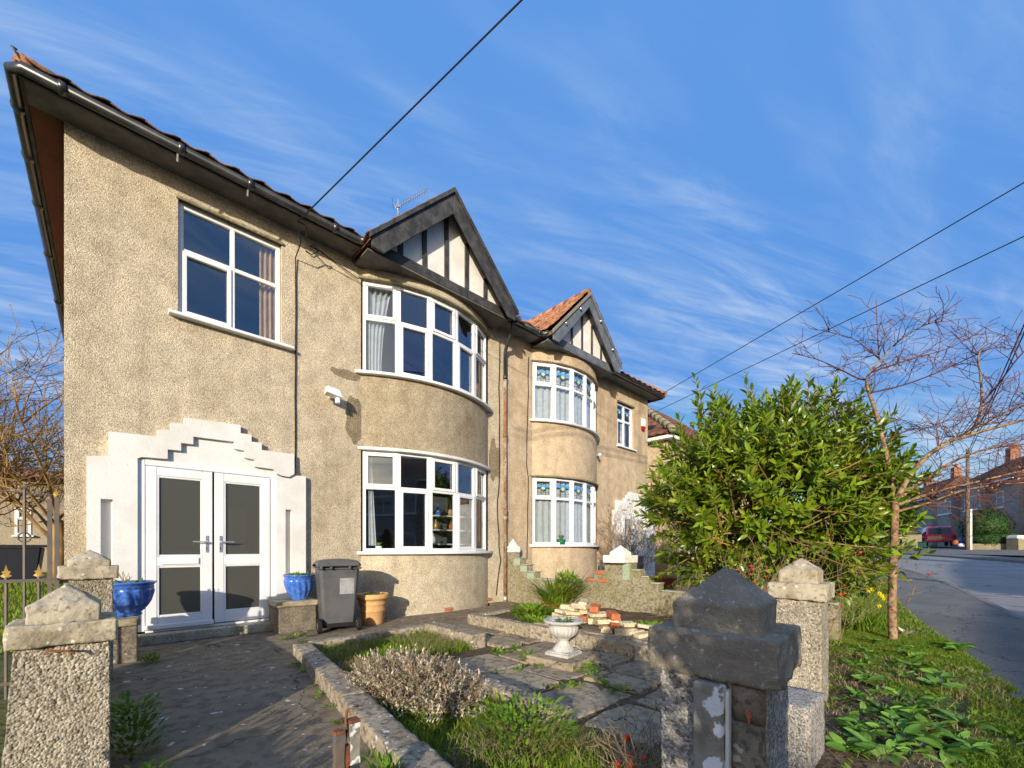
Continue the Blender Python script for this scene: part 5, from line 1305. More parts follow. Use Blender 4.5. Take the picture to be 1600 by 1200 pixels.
# ================================================================ LAUREL
def laurel():
    rr = random.Random(5); ctr = Vector((7.25,1.98,1.85)); e1 = Vector((FY,-FX,0)); e2 = Vector((FX,FY,0)); e3 = Vector((0,0,1))
    t = thing('laurel_bush', 'big glossy cherry laurel bush overhanging the boundary wall', 'bush', (7.25,1.98,0))
    ra, rb, rc = 1.62, 1.25, 1.30
    leaves = []; st = MB()
    def shoot(p, d, L, n, big=1.):
        d = Vector(d).normalized(); q = p + d*L
        st.tube([p - d*.35, p, p.lerp(q,.5)+Vector((0,0,.02)), q], [.011,.008,.006,.003], 4, cap=False)
        u = d.orthogonal().normalized(); w = d.cross(u); a = rr.uniform(0,6.28)
        for i in range(n):
            f = .12+.88*(i/(n-1)); a += 2.399; s = u*math.cos(a)+w*math.sin(a)
            dd = d*(.45+.75*f)+s*(1.05-.35*f)+Vector((0,0,.10)); k = rr.uniform(.6,1.2)*big*(1-.25*f*f)
            leaves.append((p+d*L*f, dd, d, .18*k, .062*k, rr.uniform(.05,.4)))
    def bump(v): return 1+.16*mnoise.noise(v*2.1+Vector((3,1,7)))+.10*mnoise.noise(v*5)
    for i in range(1300):
        v = Vector((rr.gauss(0,1),rr.gauss(0,1),rr.gauss(0,1))).normalized()
        if v.z < -.9: continue
        if v.y > .5 and rr.random() < .5: continue                       # v.y: away from the road
        k = rr.uniform(.60,1.0)*bump(v)
        wv = e1*v.x*ra + e2*v.y*rb + e3*v.z*rc*(1 if v.z > 0 else 1.15)
        p = ctr + wv*k
        out = (e1*v.x/ra + e2*v.y/rb + e3*v.z/rc).normalized()
        d = out*.75 + e3*rr.uniform(-.05,.8) + Vector((rr.gauss(0,.25),rr.gauss(0,.25),0))
        shoot(p, d, rr.uniform(.26,.45), rr.randint(11,16))
    for px,py,dd in ((1086,590,6.3),(1110,640,6.2),(1165,585,6.4),(1175,612,6.2),(1235,590,6.1),(1222,610,6.3),(1290,632,6.0),(1355,640,5.9),(1340,655,6.2),(1060,650,6.4),(1140,665,6.0),(1265,660,6.0),(1205,640,6.2),(1400,740,5.8),(1012,735,6.6),(1005,770,6.5),(1020,690,6.7),(1385,700,5.9)):
        tip = atD(px,py,dd); L = rr.uniform(.55,.8); v = (tip-ctr); v.z = 0
        d = Vector((v.x*.22,v.y*.22,1)) if py < 680 else Vector((v.x*.6,v.y*.6,.6)); d.normalize()
        shoot(tip-d*L, d, L, 17, 1.0)
        shoot(tip-d*L*1.1+Vector((rr.gauss(0,.12),rr.gauss(0,.12),-.1)), d+Vector((rr.gauss(0,.2),rr.gauss(0,.2),0)), L*.7, 13, .95)
    for _ in range(46):                                                    # boughs reaching over the trunk and the wall
        tip = atD(rr.uniform(1285,1412), rr.uniform(690,905), rr.uniform(4.75,5.25)); b = ctr+Vector((rr.gauss(0,.3),rr.gauss(0,.3),rr.uniform(-.5,.5)))
        d = ((tip-b).normalized()*.7+e1*.5+e3*rr.uniform(-.1,.4)).normalized(); shoot(tip-d*.3, d, rr.uniform(.26,.4), rr.randint(9,13), .95)
    for i in range(2400):                                                   # inner leaves
        v = Vector((rr.gauss(0,1),rr.gauss(0,1),rr.gauss(0,1))).normalized()*rr.uniform(.3,.8)
        leaves.append((ctr+e1*v.x*ra+e2*v.y*rb+e3*v.z*rc, (rr.gauss(0,1),rr.gauss(0,1),rr.gauss(0,.5)), (0,0,1), .15, .055, .2))
    for i in range(9):
        a = i*.7; b = Vector((7.2+.18*math.cos(a),1.98+.18*math.sin(a),0)); e = ctr+Vector((math.cos(a)*rr.uniform(.4,1.1),math.sin(a)*rr.uniform(.3,.8),rr.uniform(-.3,.7)))
        pts = smooth_pts([b, b.lerp(e,.45)+Vector((0,0,.25)), e]); MB().tube(pts, [.035-.02*j/len(pts) for j in range(len(pts))], 7).build('stem', m_twig, t, smooth=True)
    leaves.sort(key=lambda l: (l[0]-Vector((0,0,CAMZ))).length - .25*(l[0]-ctr).dot(-e2))
    lm = MB().leaf((0,0,0),(0,1,0),(0,0,1),1,.34,curl=.22,seg=3); o = lm.build('leaf', m_leaf); me = o.data; bpy.data.objects.remove(o)
    rest = MB()
    for i,(p,d,u,L,W,c) in enumerate(leaves):
        if i < 300:
            d = Vector(d).normalized(); sd = d.cross(Vector(u))
            if sd.length < 1e-4: sd = d.orthogonal()
            sd.normalize(); n = sd.cross(d); q = p - t.location
            o = bpy.data.objects.new('leaf', me); C.objects.link(o); o.parent = t
            o.matrix_basis = Matrix(((sd.x*L,d.x*L,n.x*L,q.x),(sd.y*L,d.y*L,n.y*L,q.y),(sd.z*L,d.z*L,n.z*L,q.z),(0,0,0,1)))
        else: rest.leaf(p,d,u,L,W,c,seg=3)
    rest.build('foliage', m_leaf, t, kind='stuff'); st.build('twigs', m_twig_gold, t, kind='stuff')
laurel()

# ================================================================ GARDEN PLANTS
def lavender():
    rr = random.Random(21); c = Vector((1.78,3.0,0))
    t = thing('lavender_shrub', 'dried grey lavender bush spilling over the path edging', 'shrub', c)
    st, tip, gr = MB(), MB(), MB()
    for i in range(1100):
        a = rr.uniform(0,6.283); r = math.sqrt(rr.random())
        b = c + Vector((-.02+.34*r*math.cos(a), .68*r*math.sin(a), .02+.10*(1-r)))
        d = Vector((math.cos(a)*r*.7+rr.gauss(-.15,.5), math.sin(a)*r*.6+rr.gauss(-.1,.5), rr.uniform(.3,1.1))).normalized()
        L = rr.uniform(.11,.27)*(1-.15*r); m = b + d*L*.55 + Vector((0,0,.02)); e = b + d*L
        st.tube([b,m,e], [.0028,.0024,.0018], 3, cap=False)
        mb = tip if rr.random() < .62 else gr if rr.random() < .45 else st
        for k in range(13):
            f = rr.uniform(.25,1.0); q = b.lerp(e,f); s = Vector((rr.gauss(0,1),rr.gauss(0,1),rr.gauss(0,1)))
            mb.leaf(q, d*.9+s*.7, (0,0,1), rr.uniform(.022,.045), .011, seg=1)
    st.build('stems', m_stem, t, kind='stuff'); tip.build('flower_heads', m_silver, t, kind='stuff'); gr.build('foliage', m_olive, t, kind='stuff')
lavender()
def blades(name, pts, hmin, hmax, w, m, lean=.5, parent=None, seed=1, kind='stuff'):
    rr = random.Random(seed); vs = []; fs = []
    for (x,y,z) in pts:
        a = rr.uniform(0,6.283); h = rr.uniform(hmin,hmax); l = rr.uniform(.1,lean)*h; b = rr.uniform(0,6.283)
        ux, uy = math.cos(a)*w*.5, math.sin(a)*w*.5; lx, ly = math.cos(b)*l, math.sin(b)*l; k = len(vs)
        vs += [(x-ux,y-uy,z-.01),(x+ux,y+uy,z-.01),(x+lx*.4-ux*.8,y+ly*.4-uy*.8,z+h*.6),(x+lx*.4+ux*.8,y+ly*.4+uy*.8,z+h*.6),(x+lx,y+ly,z+h*(1-.15*lean))]
        fs += [(k,k+1,k+3,k+2),(k+2,k+3,k+4)]
    mb = MB(); mb.add(vs, fs); return mb.build(name, m, parent, kind=kind)
def in_bed(x, y):                         # rough bed between the path edging and the slabs
    e = 1.53 + (1.0-1.53)*(4.95-y)/3.95
    if x < e+.1: return False
    if y > 3.88: return x < 3.08 and y < 4.98
    if y > 1.1: return x < 2.1
    return x < 4.2 and y > .75
def scatter(n, x0,x1,y0,y1, ok, zf, seed, clump=0, thr=0):
    rr = random.Random(seed); o = []
    while len(o) < n:
        x, y = rr.uniform(x0,x1), rr.uniform(y0,y1)
        if not ok(x,y): continue
        if clump and mnoise.noise(Vector((x*clump,y*clump,seed))) < thr: continue
        o.append((x,y,zf(x,y)))
    return o
zg = lambda x,y: -.03
def verge_ok(x, y):
    return y < bound(x)-.10 and y > kerb_pt(x,1.43).y
zv = lambda x,y: H(x,y)+.02
blades('grass', scatter(17000, .9,4.2,.75,5, in_bed, zg, 3, 2.2, -.12), .04,.15,.007, m_grass, .9, seed=3)
blades('dry_grass', scatter(9500, .9,4.2,.75,5, in_bed, zg, 4, 1.6, .0), .05,.17,.005, m_dry, 1.4, seed=4)
def nearv(x,y): return verge_ok(x,y) and not (x < 4.6 and y > -.05+.14*(x-2.5)*0 and mnoise.noise(Vector((x*2,y*2,5))) > -.25 and y > -.15+.12*(5-x))
blades('verge_grass', scatter(66000, 1.8,7.5,-.9,1.3, nearv, zv, 6, 2.5, -.42), .025,.065,.005, m_grass, .9, seed=6) 
blades('verge_grass', scatter(17000, 7.5,16,-.9,2.6, verge_ok, zv, 7), .025,.07,.008, m_grass, .9, seed=7)
blades('dry_grass', scatter(2600, 1.8,5.6,-.5,.9, lambda x,y: verge_ok(x,y) and y > -.25, zv, 8, 2., -.1), .04,.13,.005, m_dry, 1.8, seed=8)
blades('side_grass', scatter(9000, -5,-.5,7.2,18, lambda x,y: True, lambda x,y: H(x,y)-.02, 9), .05,.15,.02, m_grass, .8, seed=9)
# leafy weeds: one object of stuff each for bed, joints and wall foot
def weeds(name, spots, L, W, m, n=14, rad=.06):
    mb = MB()
    for (x,y,z,k) in spots: foliage(mb, (x,y,z), max(4,int(n*k)), rad*k, L, W, .7, .02, 1.0)
    return mb.build(name, m, None, kind='stuff')
rr_ = random.Random(31)
weeds('low_weeds', [(x,y,z,rr_.uniform(.6,1.5)) for x,y,z in scatter(150, .9,4.1,.8,5, in_bed, zg, 12, 2.0, -.1)], .05,.02, m_weed, 16, .07)
js = []
for px,py,k in ((745,968,1),(760,972,.8),(775,978,1.2),(800,982,1.2),(815,985,.8),(824,990,1),(770,1018,1),(782,1022,1.3),(796,1018,1),(806,1012,.8),(822,1022,1.8),(828,1030,1.4),(836,1028,1.0),(812,1048,.7),(842,1044,.8),(775,1052,.6),(906,1044,1.6),(915,1042,1.8),(922,1050,1.4),(930,1058,1.1),(938,1066,.8),(950,1072,.7),(925,1013,1.2),(935,1014,.9),(936,1018,.8),(966,1001,1.0),(975,998,1.0),(950,1006,.6),(870,1075,.8),(890,1073,.8),(905,1070,.7),(970,1080,1.0),(690,945,1),(676,948,.8),(700,943,1.2),(712,942,1),(728,938,.7),(644,955,1),(668,952,1.2),(657,952,1),(425,980,.8),(438,983,.8),(460,996,1.2),(480,994,1),(445,1000,.8),(476,1003,.8),(660,948,.8)):
    p = onZ(px,py,.0); js.append((p.x,p.y,-.01,k))
weeds('joint_weeds', js, .06,.026, m_weed, 18, .06)
es = [(1.0+.133*(y-1.0)-.11+rr_.uniform(-.03,.02), y, 0, rr_.uniform(.5,1.1)) for y in [1.55,1.62,1.7,1.78,1.95,2.05,2.2,2.6,2.75,3.1,3.4,3.7,4.2,4.5]]
weeds('edging_weeds', es, .055,.022, m_weed, 14, .05)
# green weed clumps that read as plants
def clump(label, c, n, rad, L, W, m, up=.9, name='weed_clump', cat='plant', zj=.05, group=None):
    t = thing(name, label, cat, c, group); mb = MB(); foliage(mb, c, n, rad, L, W, up, zj); mb.build('foliage', m, t, kind='stuff'); return t
clump('bright green weed mound in the raised bed left of the strappy plant', (4.75,4.55,.10), 420, .34, .10, .04, m_weed, 1.0, zj=.12)
clump('green weeds at the front corner of the raised bed', (4.35,4.05,.10), 200, .25, .09, .035, m_weed, 1.0)
clump('green weeds behind the right end of the rubble pile', (4.9,2.7,.10), 240, .28, .10, .04, m_weed, 1.1)
clump('ferny green plant creeping along the foot of the nearest left pillar', (.09,3.15,0), 420, .13, .055, .02, m_weed, .9, zj=.30)
clump('weed tuft beside the gate stop at the path edge', (.98,1.9,0), 110, .09, .06, .02, m_weed, 1.2, zj=.1)
clump('leafy green bedding tuft in the middle of the rough grass', (1.75,1.75,0), 600, .30, .05, .02, m_weed, 1.0, zj=.2)
for i,(x,y,l) in enumerate(((.14,2.72,'small weed tuft at the near end of the path, below the left pillar'),(.16,2.30,'weed tuft at the bottom left corner of the path'),(.30,5.55,'dark weed tuft at the foot of the left plinth'))): clump(l, (x,y,0), 90, .07, .045, .018, m_weed, .9, zj=.08)
def strappy():
    rr = random.Random(9); c = Vector((5.65,4.85,.1))
    t = thing('strappy_plant', 'tall arching strap-leaved plant in the raised bed by the low wall', 'plant', c); mb = MB()
    for i in range(190):
        a = rr.uniform(0,6.283); d = (math.cos(a)*rr.uniform(.2,.8), math.sin(a)*rr.uniform(.2,.8), 1.0); k = rr.uniform(.6,1)
        mb.leaf(c+Vector((rr.gauss(0,.09),rr.gauss(0,.09),0)), d, (0,0,1), .85*k, .03, curl=rr.uniform(.2,.75), seg=4)
    mb.build('foliage', m_grass, t, kind='stuff')
    c2 = c+Vector((.28,-.05,.42)); t2 = thing('rounded_shrub', 'rounded light green shrub top behind the strap-leaved plant', 'shrub', (c2.x,c2.y,.1)); mb = MB(); s = MB()
    for i in range(360):
        v = Vector((rr.gauss(0,1),rr.gauss(0,1),rr.gauss(0,1))).normalized(); mb.leaf(c2+Vector((v.x*.26,v.y*.26,v.z*.2))*rr.uniform(.6,1), v+Vector((0,0,.6)), (0,0,1), .085, .03, seg=2)
    for i in range(8): s.tube([(c2.x,c2.y,.1),(c2.x+rr.gauss(0,.1),c2.y+rr.gauss(0,.1),c2.z)],.008,4)
    mb.build('foliage', m_weed, t2, kind='stuff'); s.build('stem', m_stem, t2, kind='stuff')
    t3 = thing('dried_leaves', 'heap of orange dried leaves at the foot of the strap-leaved plant', 'leaf heap', (5.3,4.8,.1)); mb = MB()
    for i in range(300): mb.leaf((5.28+rr.gauss(0,.16),4.75+rr.gauss(0,.22),.12+rr.uniform(0,.10)), (rr.gauss(0,1),rr.gauss(0,1),rr.gauss(0,.3)), (0,0,1), .13, .02, curl=.3, seg=2)
    mb.build('leaves', m_bud, t3, kind='stuff')
strappy()
def twiggy(label, c, h, n, m, seed, hips=0, leafm=None, spread=.5, name='rose_bush', cat='bush', r=.0045, rmin=.0016, ll=.045):
    rr = random.Random(seed); t = thing(name, label, cat, c); st, lf = MB(), MB(); c = Vector(c); tips = []
    spec = dict(wander=.16, lift=.05, rmin=rmin, thin=0, max=2, kids=[4,2], flat=1, fwd=1.0)
    for i in range(n):
        a = rr.uniform(0,6.283); k = rr.uniform(.05,spread)
        d = Vector((math.cos(a)*k,math.sin(a)*k,1)); L = h*rr.uniform(.6,1)
        b0 = len(st.v); branch(st, c+Vector((rr.gauss(0,.05),rr.gauss(0,.05),0)), d, L*.75, r, 0, spec, rr); tips += [Vector(v) for v in st.v[b0+20::37]]
    st.build('stems', m_stem, t, kind='stuff')
    if leafm:
        for p in tips:
            for _ in range(3): lf.leaf(p+Vector((rr.gauss(0,.04),)*3), (rr.gauss(0,1),rr.gauss(0,1),rr.gauss(0,.6)), (0,0,1), ll, ll*.45, seg=1)
        lf.build('foliage', leafm, t, kind='stuff')
    if hips:
        hm = MB().lathe([(0,-.013),(.011,-.008),(.014,0),(.011,.009),(.004,.013),(0,.013)],8); o = hm.build('rose_hip', m_hip, smooth=True); me = o.data; bpy.data.objects.remove(o)
        hi = [p for p in tips if p.z-c.z > h*.3]
        for i in range(min(hips,len(hi))):
            o = bpy.data.objects.new('rose_hip', me); C.objects.link(o); o.parent = t; o.location = hi[int(i*len(hi)/hips)]-c; k = rr.uniform(.8,1.3); o.scale = (k,k,k)
    return t
twiggy('rose bush with red hips on bare brown stems, in front of the laurel', (5.15,1.42,0), 1.5, 13, m_stem, 4, 34, m_weed, .45)
twiggy('second rose bush with red hips under the right side of the laurel', (5.9,1.05,0), 1.35, 10, m_stem, 6, 22, m_weed, .5)
twiggy('dry thorny rose stems with orange hips beside the blackened pillar', (1.72,.98,0), .42, 26, m_dry, 8, 9, None, 1.2, r=.003)
twiggy('dead brown twiggy shrub at the foot of the low mossy wall', (5.5,2.55,.1), .62, 12, m_stem, 12, 0, None, .6, 'twiggy_shrub', 'shrub', r=.003)
twiggy('wiry climbing shrub by the neighbour\'s white door', (9.85,6.35,0), 2.25, 16, m_stem, 15, 0, m_olive, .28, 'wiry_shrub', 'shrub', r=.012, rmin=.004, ll=.075)
twiggy('wiry olive bush in front of the neighbour\'s stepped surround', (10.3,6.1,0), 2.3, 14, m_stem, 17, 0, m_olive, .3, 'wiry_shrub', 'shrub', r=.012, rmin=.004, ll=.075)
# neighbour's pots and seat
def npot(label, c, r, h, m, plabel, pm, n):
    t = thing('planter', label, 'planter', c)
    MB().lathe([(0,0),(r*.75,0),(r,h*.85),(r*1.08,h*.86),(r*1.08,h),(r*.9,h),(r*.85,h*.85),(0,h*.84)],24,c).build('pot', m, t, smooth=True)
    if n:
        p = thing('plant', plabel, 'plant', (c[0],c[1],c[2]+h*.85)); mb = MB(); foliage(mb, (c[0],c[1],c[2]+h*.85), n, r, .16, .05, 1.0, .05); mb.build('foliage', pm, p, kind='stuff')
npot('red clay pot on the neighbour\'s paving below the far bay', (8.75,5.75,.02), .17, .26, m_terra_red, 'leafy green plant in the red clay pot below the far bay', m_weed, 90)
npot('round brown pot beside the neighbour\'s doorstep', (10.55,5.3,.02), .28, .42, m_terra_red, '', m_weed, 0)
t = thing('bench', 'dark slatted bench by the neighbour\'s front wall', 'bench', (9.55,6.3,.02))
for i in range(4): MB().box(9.25,9.95,6.02+.1*i,6.10+.1*i,.42,.445).build('slat', m_interior_dark, t)
for i in range(3): MB().box(9.25,9.95,6.42,6.445,.52+.11*i,.60+.11*i).build('back_slat', m_interior_dark, t)
for x in (9.28,9.90):
    for y in (6.05,6.42): MB().box(x-.025,x+.025,y-.025,y+.025,.02,.42 if y < 6.2 else .85).build('leg', m_interior_dark, t)

# bare earth with straw at the wall foot
def bed_earth():
    mb = MB(); vs = []; fs = []; nx, ny = 44, 14
    for i in range(nx+1):
        x = 1.6 + 4.6*i/nx
        for j in range(ny+1):
            w = .42 + .26*(5.6-x)/3.5 + .12*mnoise.noise(Vector((x*1.3,3,0))); y = bound(x)-.07 - max(.05,w)*j/ny
            e = .0 if j in (0,ny) or i in (0,nx) else .035
            vs.append((x,y,.02+e+.03*mnoise.noise(Vector((x*1.7,y*1.7,0)))+.02*mnoise.noise(Vector((x*9,y*9,4)))))
    for i in range(nx):
        for j in range(ny): a = i*(ny+1)+j; fs.append((a,a+1,a+ny+2,a+ny+1))
    struct(mb.add(vs,fs), 'bed_soil', m_soil, smooth=True)
bed_earth()
# dock plants on the verge: leaves are parts
def dock_mesh():
    mb = MB(); n = 9; vs = []; fs = []
    for i in range(n+1):
        t = i/n; w = .17*max(0,math.sin(math.pi*(.05+.95*t)))**.62*(1 if t < .99 else 0)+(.004 if t>.99 else 0); z = .22*t-.40*t*t
        for j in (-2,-1,0,1,2): vs.append((w*j/2, t, z + .03*abs(j)*(.7 if t<.9 else .1) + (.014*math.sin(t*22+j) if abs(j)==2 else 0)))
    for i in range(n):
        for j in range(4): a = i*5+j; fs.append((a,a+1,a+6,a+5))
    o = mb.add(vs,fs).build('leaf', m_dock, smooth=True); me = o.data; bpy.data.objects.remove(o); return me
ME_DOCK = dock_mesh()
def docks():
    rr = random.Random(77)
    pos = [(1336,1096),(1352,1072),(1372,1090),(1332,1046),(1356,1040),(1392,1048),(1415,1062),(1438,1052),(1462,1062),(1405,1096),(1432,1102),(1456,1108),(1384,1122),(1420,1140),(1452,1150),(1362,1178),(1396,1180),(1426,1188),(1496,1164),(1520,1180),(1478,1128),(1345,1140),(1376,1148),(1340,1020),(1365,1008)]
    pos += [(1320+rr.uniform(0,190), rr.uniform(1010,1190)) for _ in range(34)]
    for px,py in pos:
        p = onZ(px, py, .03); k0 = rr.uniform(.07,.165)
        t = thing('dock_plant', 'broad-leaved green dock plant growing in the soil beside the boundary wall', 'plant', (p.x,p.y,.06+H(p.x,p.y)), 'dock plants on the verge')
        n = rr.randint(7,13); a0 = rr.uniform(0,6.28)
        for i in range(n):
            o = bpy.data.objects.new('leaf', ME_DOCK); C.objects.link(o); o.parent = t; k = k0*rr.uniform(.65,1.15)
            o.scale = (k*rr.uniform(.95,1.35),k,k*rr.uniform(.6,1.2)); o.rotation_euler = (rr.uniform(.05,.75), rr.gauss(0,.4), a0+i*2.399+rr.gauss(0,.3))
docks()
weeds('bed_weeds', [(x,y,.045,rr_.uniform(.5,1.2)) for x,y,z in scatter(190, 1.8,6.2,-.35,1.1, lambda x,y: verge_ok(x,y) and y > -.15-.08*(5-x), zv, 41)], .045,.018, m_weed, 12, .09)
def daffodils():
    rr = random.Random(13); c = onZ(1352,985,.03); t = thing('daffodil_clump', 'clump of yellow daffodils beside the cherry trunk', 'flowers', (c.x,c.y,.02)); mb = MB()
    for i in range(130):
        a = rr.uniform(0,6.283); q = c+Vector((rr.gauss(0,.20),rr.gauss(0,.12),0)); mb.leaf(q, (math.cos(a)*.4,math.sin(a)*.4,1), (0,0,1), rr.uniform(.22,.42), .016, curl=rr.uniform(.05,.4), seg=3)
    D = c.x*FX+c.y*FY
    for px,py in ((1352,922),(1363,921),(1374,927),(1378,931),(1374,947),(1340,949),(1370,973),(1357,925),(1381,935)):
        q = atD(px,py,D); mb.tube([(q.x+rr.gauss(0,.03),q.y+rr.gauss(0,.03),.02),q],.004,4)
        f = MB(); d0 = Vector((-.6,-.6,rr.uniform(-.2,.3))).normalized(); u = d0.orthogonal().normalized(); w = d0.cross(u)
        for i in range(6): a = i*1.047; f.leaf(q, u*math.cos(a)+w*math.sin(a)+d0*.15, d0, .032, .022, seg=1)
        f.tube([q, q+d0*.022], [.009,.013], 8); f.build('flower', m_yellow, t)
    mb.build('foliage', m_weed, t, kind='stuff')
    c2 = onZ(1415,993,.03)
    clump('pale variegated weed at the foot of the cherry trunk', (c2.x,c2.y,.03), 40, .07, .06, .04, m_silver, 1.2)
daffodils()
m = MB(); rr_ = random.Random(2); pc = onZ(1446,1167,.06)
for i in range(6):
    a = i*1.1; m.add([(pc.x+.05*math.cos(a),pc.y+.05*math.sin(a),pc.z+rr_.uniform(-.01,.02)),(pc.x+.05*math.cos(a+1.2),pc.y+.05*math.sin(a+1.2),pc.z+rr_.uniform(-.01,.02)),(pc.x,pc.y,pc.z+.03),(pc.x,pc.y,pc.z-.01)], [(0,1,2),(1,0,3)])
tag(m.build('litter', m_paper), 'crumpled purple and white wrapper among the dock leaves', 'litter')

# ================================================================ HOUSE BEYOND, FAR STREET
t = thing('detached_house', 'neighbouring house with a steep red-brown hipped roof behind the laurel', 'house', (18,9,.2))
MB().box(14.0,24,6.95,15,-.2,4.95).build('wall', m_wall2, t)
MB().box(13.72,24.2,6.66,15.2,4.90,5.02).build('eaves_board', m_upvc, t)
rv = [(13.65,6.58,5.02),(24.3,6.58,5.02),(24.3,15.3,5.02),(13.65,15.3,5.02),(14.85,7.85,6.42),(14.85,14.0,6.42),(23.1,7.85,6.42)]
rv = [(13.65,6.6,5.03),(24.3,6.6,5.03),(24.3,15.3,5.03),(13.65,15.3,5.03),(17.9,10.95,8.4),(20,10.95,8.4)]
hr = MB().add(rv, [(0,1,5,4),(1,2,5),(2,3,4,5),(3,0,4)]).build('roof', m_tile_old, t)
ex = Vector((0,-1,0)); e2 = Vector((4.25,0,3.37)).normalized(); sm = MB(); sheet_tiles(sm, (13.62,15.2,5.05), ex, e2, 8.6, 4.6, keep=lambda x,y: .62*y < x < 8.6-.80*y); 
e3 = Vector((0,4.35,3.37)).normalized(); sheet_tiles(sm, (13.7,6.57,5.05), (1,0,0), e3, 10.5, 4.6, keep=lambda x,y: .80*y < x < 10.5-.8*y)
sm.build('roof_tiles', m_tile_old, hr, kind='stuff')
pa, pb = Vector((13.62,6.55,5.1)), Vector((17.9,10.95,8.48))
for i in range(14): MB().tube([pa.lerp(pb,i/14), pa.lerp(pb,(i+1)/14+.01)],[.13,.115],8).build('hip_tile', m_wallgrey, hr, smooth=True)
wn = Win(); wn.section((14.9,6.94,2.9),(1,0),1.6,1.3,2,[.62],[]); wn.build('window', t)
wn = Win(); wn.section((14.9,6.94,.9),(1,0),1.6,1.3,2,[.62],[]); wn.build('window', t)

def far_house(name, label, A, B, z0, wallm, bays, wins, doors, eave=5.7, ridge=8.6, depth=8, chim=(), roofm=m_tile_old, gable_far=False):
    """A near end, B far end of the front, seen with A on the right; geometry is built facing the road"""
    A, B = Vector(A), Vector(B); d = A-B; L = d.length; d.normalize(); n = Vector((d.y,-d.x)); O = (B.x,B.y,z0); ux = (d.x,d.y)
    t = thing(name, label, 'house', ((A.x+B.x)/2,(A.y+B.y)/2,z0))
    MB().lbox(O, ux, 0, L, -depth, 0, -1.2, eave).build('wall', wallm, t)
    P = lambda u,v,z: (B.x+d.x*u+n.x*v, B.y+d.y*u+n.y*v, z0+z)
    o = .4; k = depth/2+o
    rf = MB().add([P(-o,o,eave),P(L+o,o,eave),P(L+o,-depth-o,eave),P(-o,-depth-o,eave),P(-o if gable_far else k-o,-depth/2,ridge),P(L-k+o,-depth/2,ridge)], [(0,1,5,4),(1,2,5),(2,3,4,5),(3,0,4)]).build('roof', roofm, t)
    sm = MB(); a0 = Vector(P(-o,o+.03,eave+.04)); ex = Vector((d.x,d.y,0)); es = (Vector(P(0,-depth/2,ridge))-Vector(P(0,o,eave))).normalized(); sl = math.hypot(k, ridge-eave); q = k/sl
    sheet_tiles(sm, a0, ex, es, L+2*o, sl-.3, keep=lambda x,y: (gable_far or y*q < x) and x < L+2*o-y*q, w=.45, step=.42); sm.build('roof_tiles', roofm, rf, kind='stuff')
    MB().lbox(O, ux, -o, L+o, o-.02, o+.05, eave-.15, eave-.02).build('fascia', m_upvc, t)
    for u in chim:
        c = MB().lbox(O, ux, u-.45, u+.45, -depth/2-.35, -depth/2+.35, ridge-1.2, ridge+1.1).build('chimney', m_chimney, rf)
        for s in (-.22,.22):
            c0 = P(u+s,-depth/2,ridge+1.1); MB().lathe([(.13,0),(.11,.35),(.14,.38),(.14,.42),(.10,.42),(.09,.05)],10,c0).build('chimney_pot', m_terra_red, c, smooth=True)
    for u0,u1,mm in bays:
        MB().lbox(O, ux, u0, u1, .002, .65, -1.0, eave-.01).build('bay_wall', mm, t)
        for z in (.75,3.45):
            w = Win()
            w.section(P(u0+.06,.655,z), ux, u1-u0-.12, 1.45 if z < 1 else 1.3, 4, [.64], [], b=.08); w.build('bay_window', t)
            MB().lbox(O, ux, u0-.05, u1+.05, .65, .76, z-.07, z).build('sill', m_upvc, t)
            dw = Vector(P(u1+.006,.58,z)); w2 = Win(); w2.section((dw.x,dw.y,dw.z), (-n.x,-n.y), .52, 1.4 if z<1 else 1.25, 1, [.64], [], b=.07, vout=.03)
    for u,z,ww,hh,c in wins:
        w = Win(); w.section(P(u,.005,z), ux, ww, hh, c, [.62], [], b=.08, vout=.02); w.build('window', t)
        MB().lbox(O, ux, u-.06, u+ww+.06, .002, .10, z-.07, z).build('sill', m_upvc, t)
    for u,mm in doors:
        f = MB().lbox(O, ux, u-.12, u+1.12, .002, .08, 0, 2.35).build('door_frame', m_upvc, t); MB().lbox(O, ux, u+.05, u+.95, .082, .11, 0, 2.05).build('door', mm, t)
        MB().lbox(O, ux, u+.1, u+.9, .083, .10, 2.1, 2.28).build('fanlight', m_carglass, t)
    return t
far_house('semi_detached_house', 'grey roughcast house in shade across the road behind the round hedge, with two white bays', (53.0,-3.2), (65.5,1.2), 1.25, m_render_far,
    [(.5,3.6,m_render_far),(6.3,9.3,m_render_far)], [(10.2,3.4,1.1,1.4,1)], [(4.3,m_navy),(10.2,m_greytimber)], chim=(3.0,9.5))
far_house('semi_detached_house', 'distant grey house across the road behind the red hatchback', (69.0,2.2), (84,8.0), 1.35, m_render_far,
    [(2,5,m_render_far),(8.5,11.5,m_render_far)], [(12.8,3.4,1.1,1.4,1)], [(6,m_navy),(12.8,m_white)], chim=(3.5,11))
far_house('semi_detached_house', 'pale blue-grey house at the right edge of the photo across the road', (44.0,-9.0), (51.6,-4.3), 1.05, m_white,
    [(1.6,4.6,m_white)], [(.3,3.4,1.0,1.3,1)], [(.25,m_upvc)], chim=(2.2,))
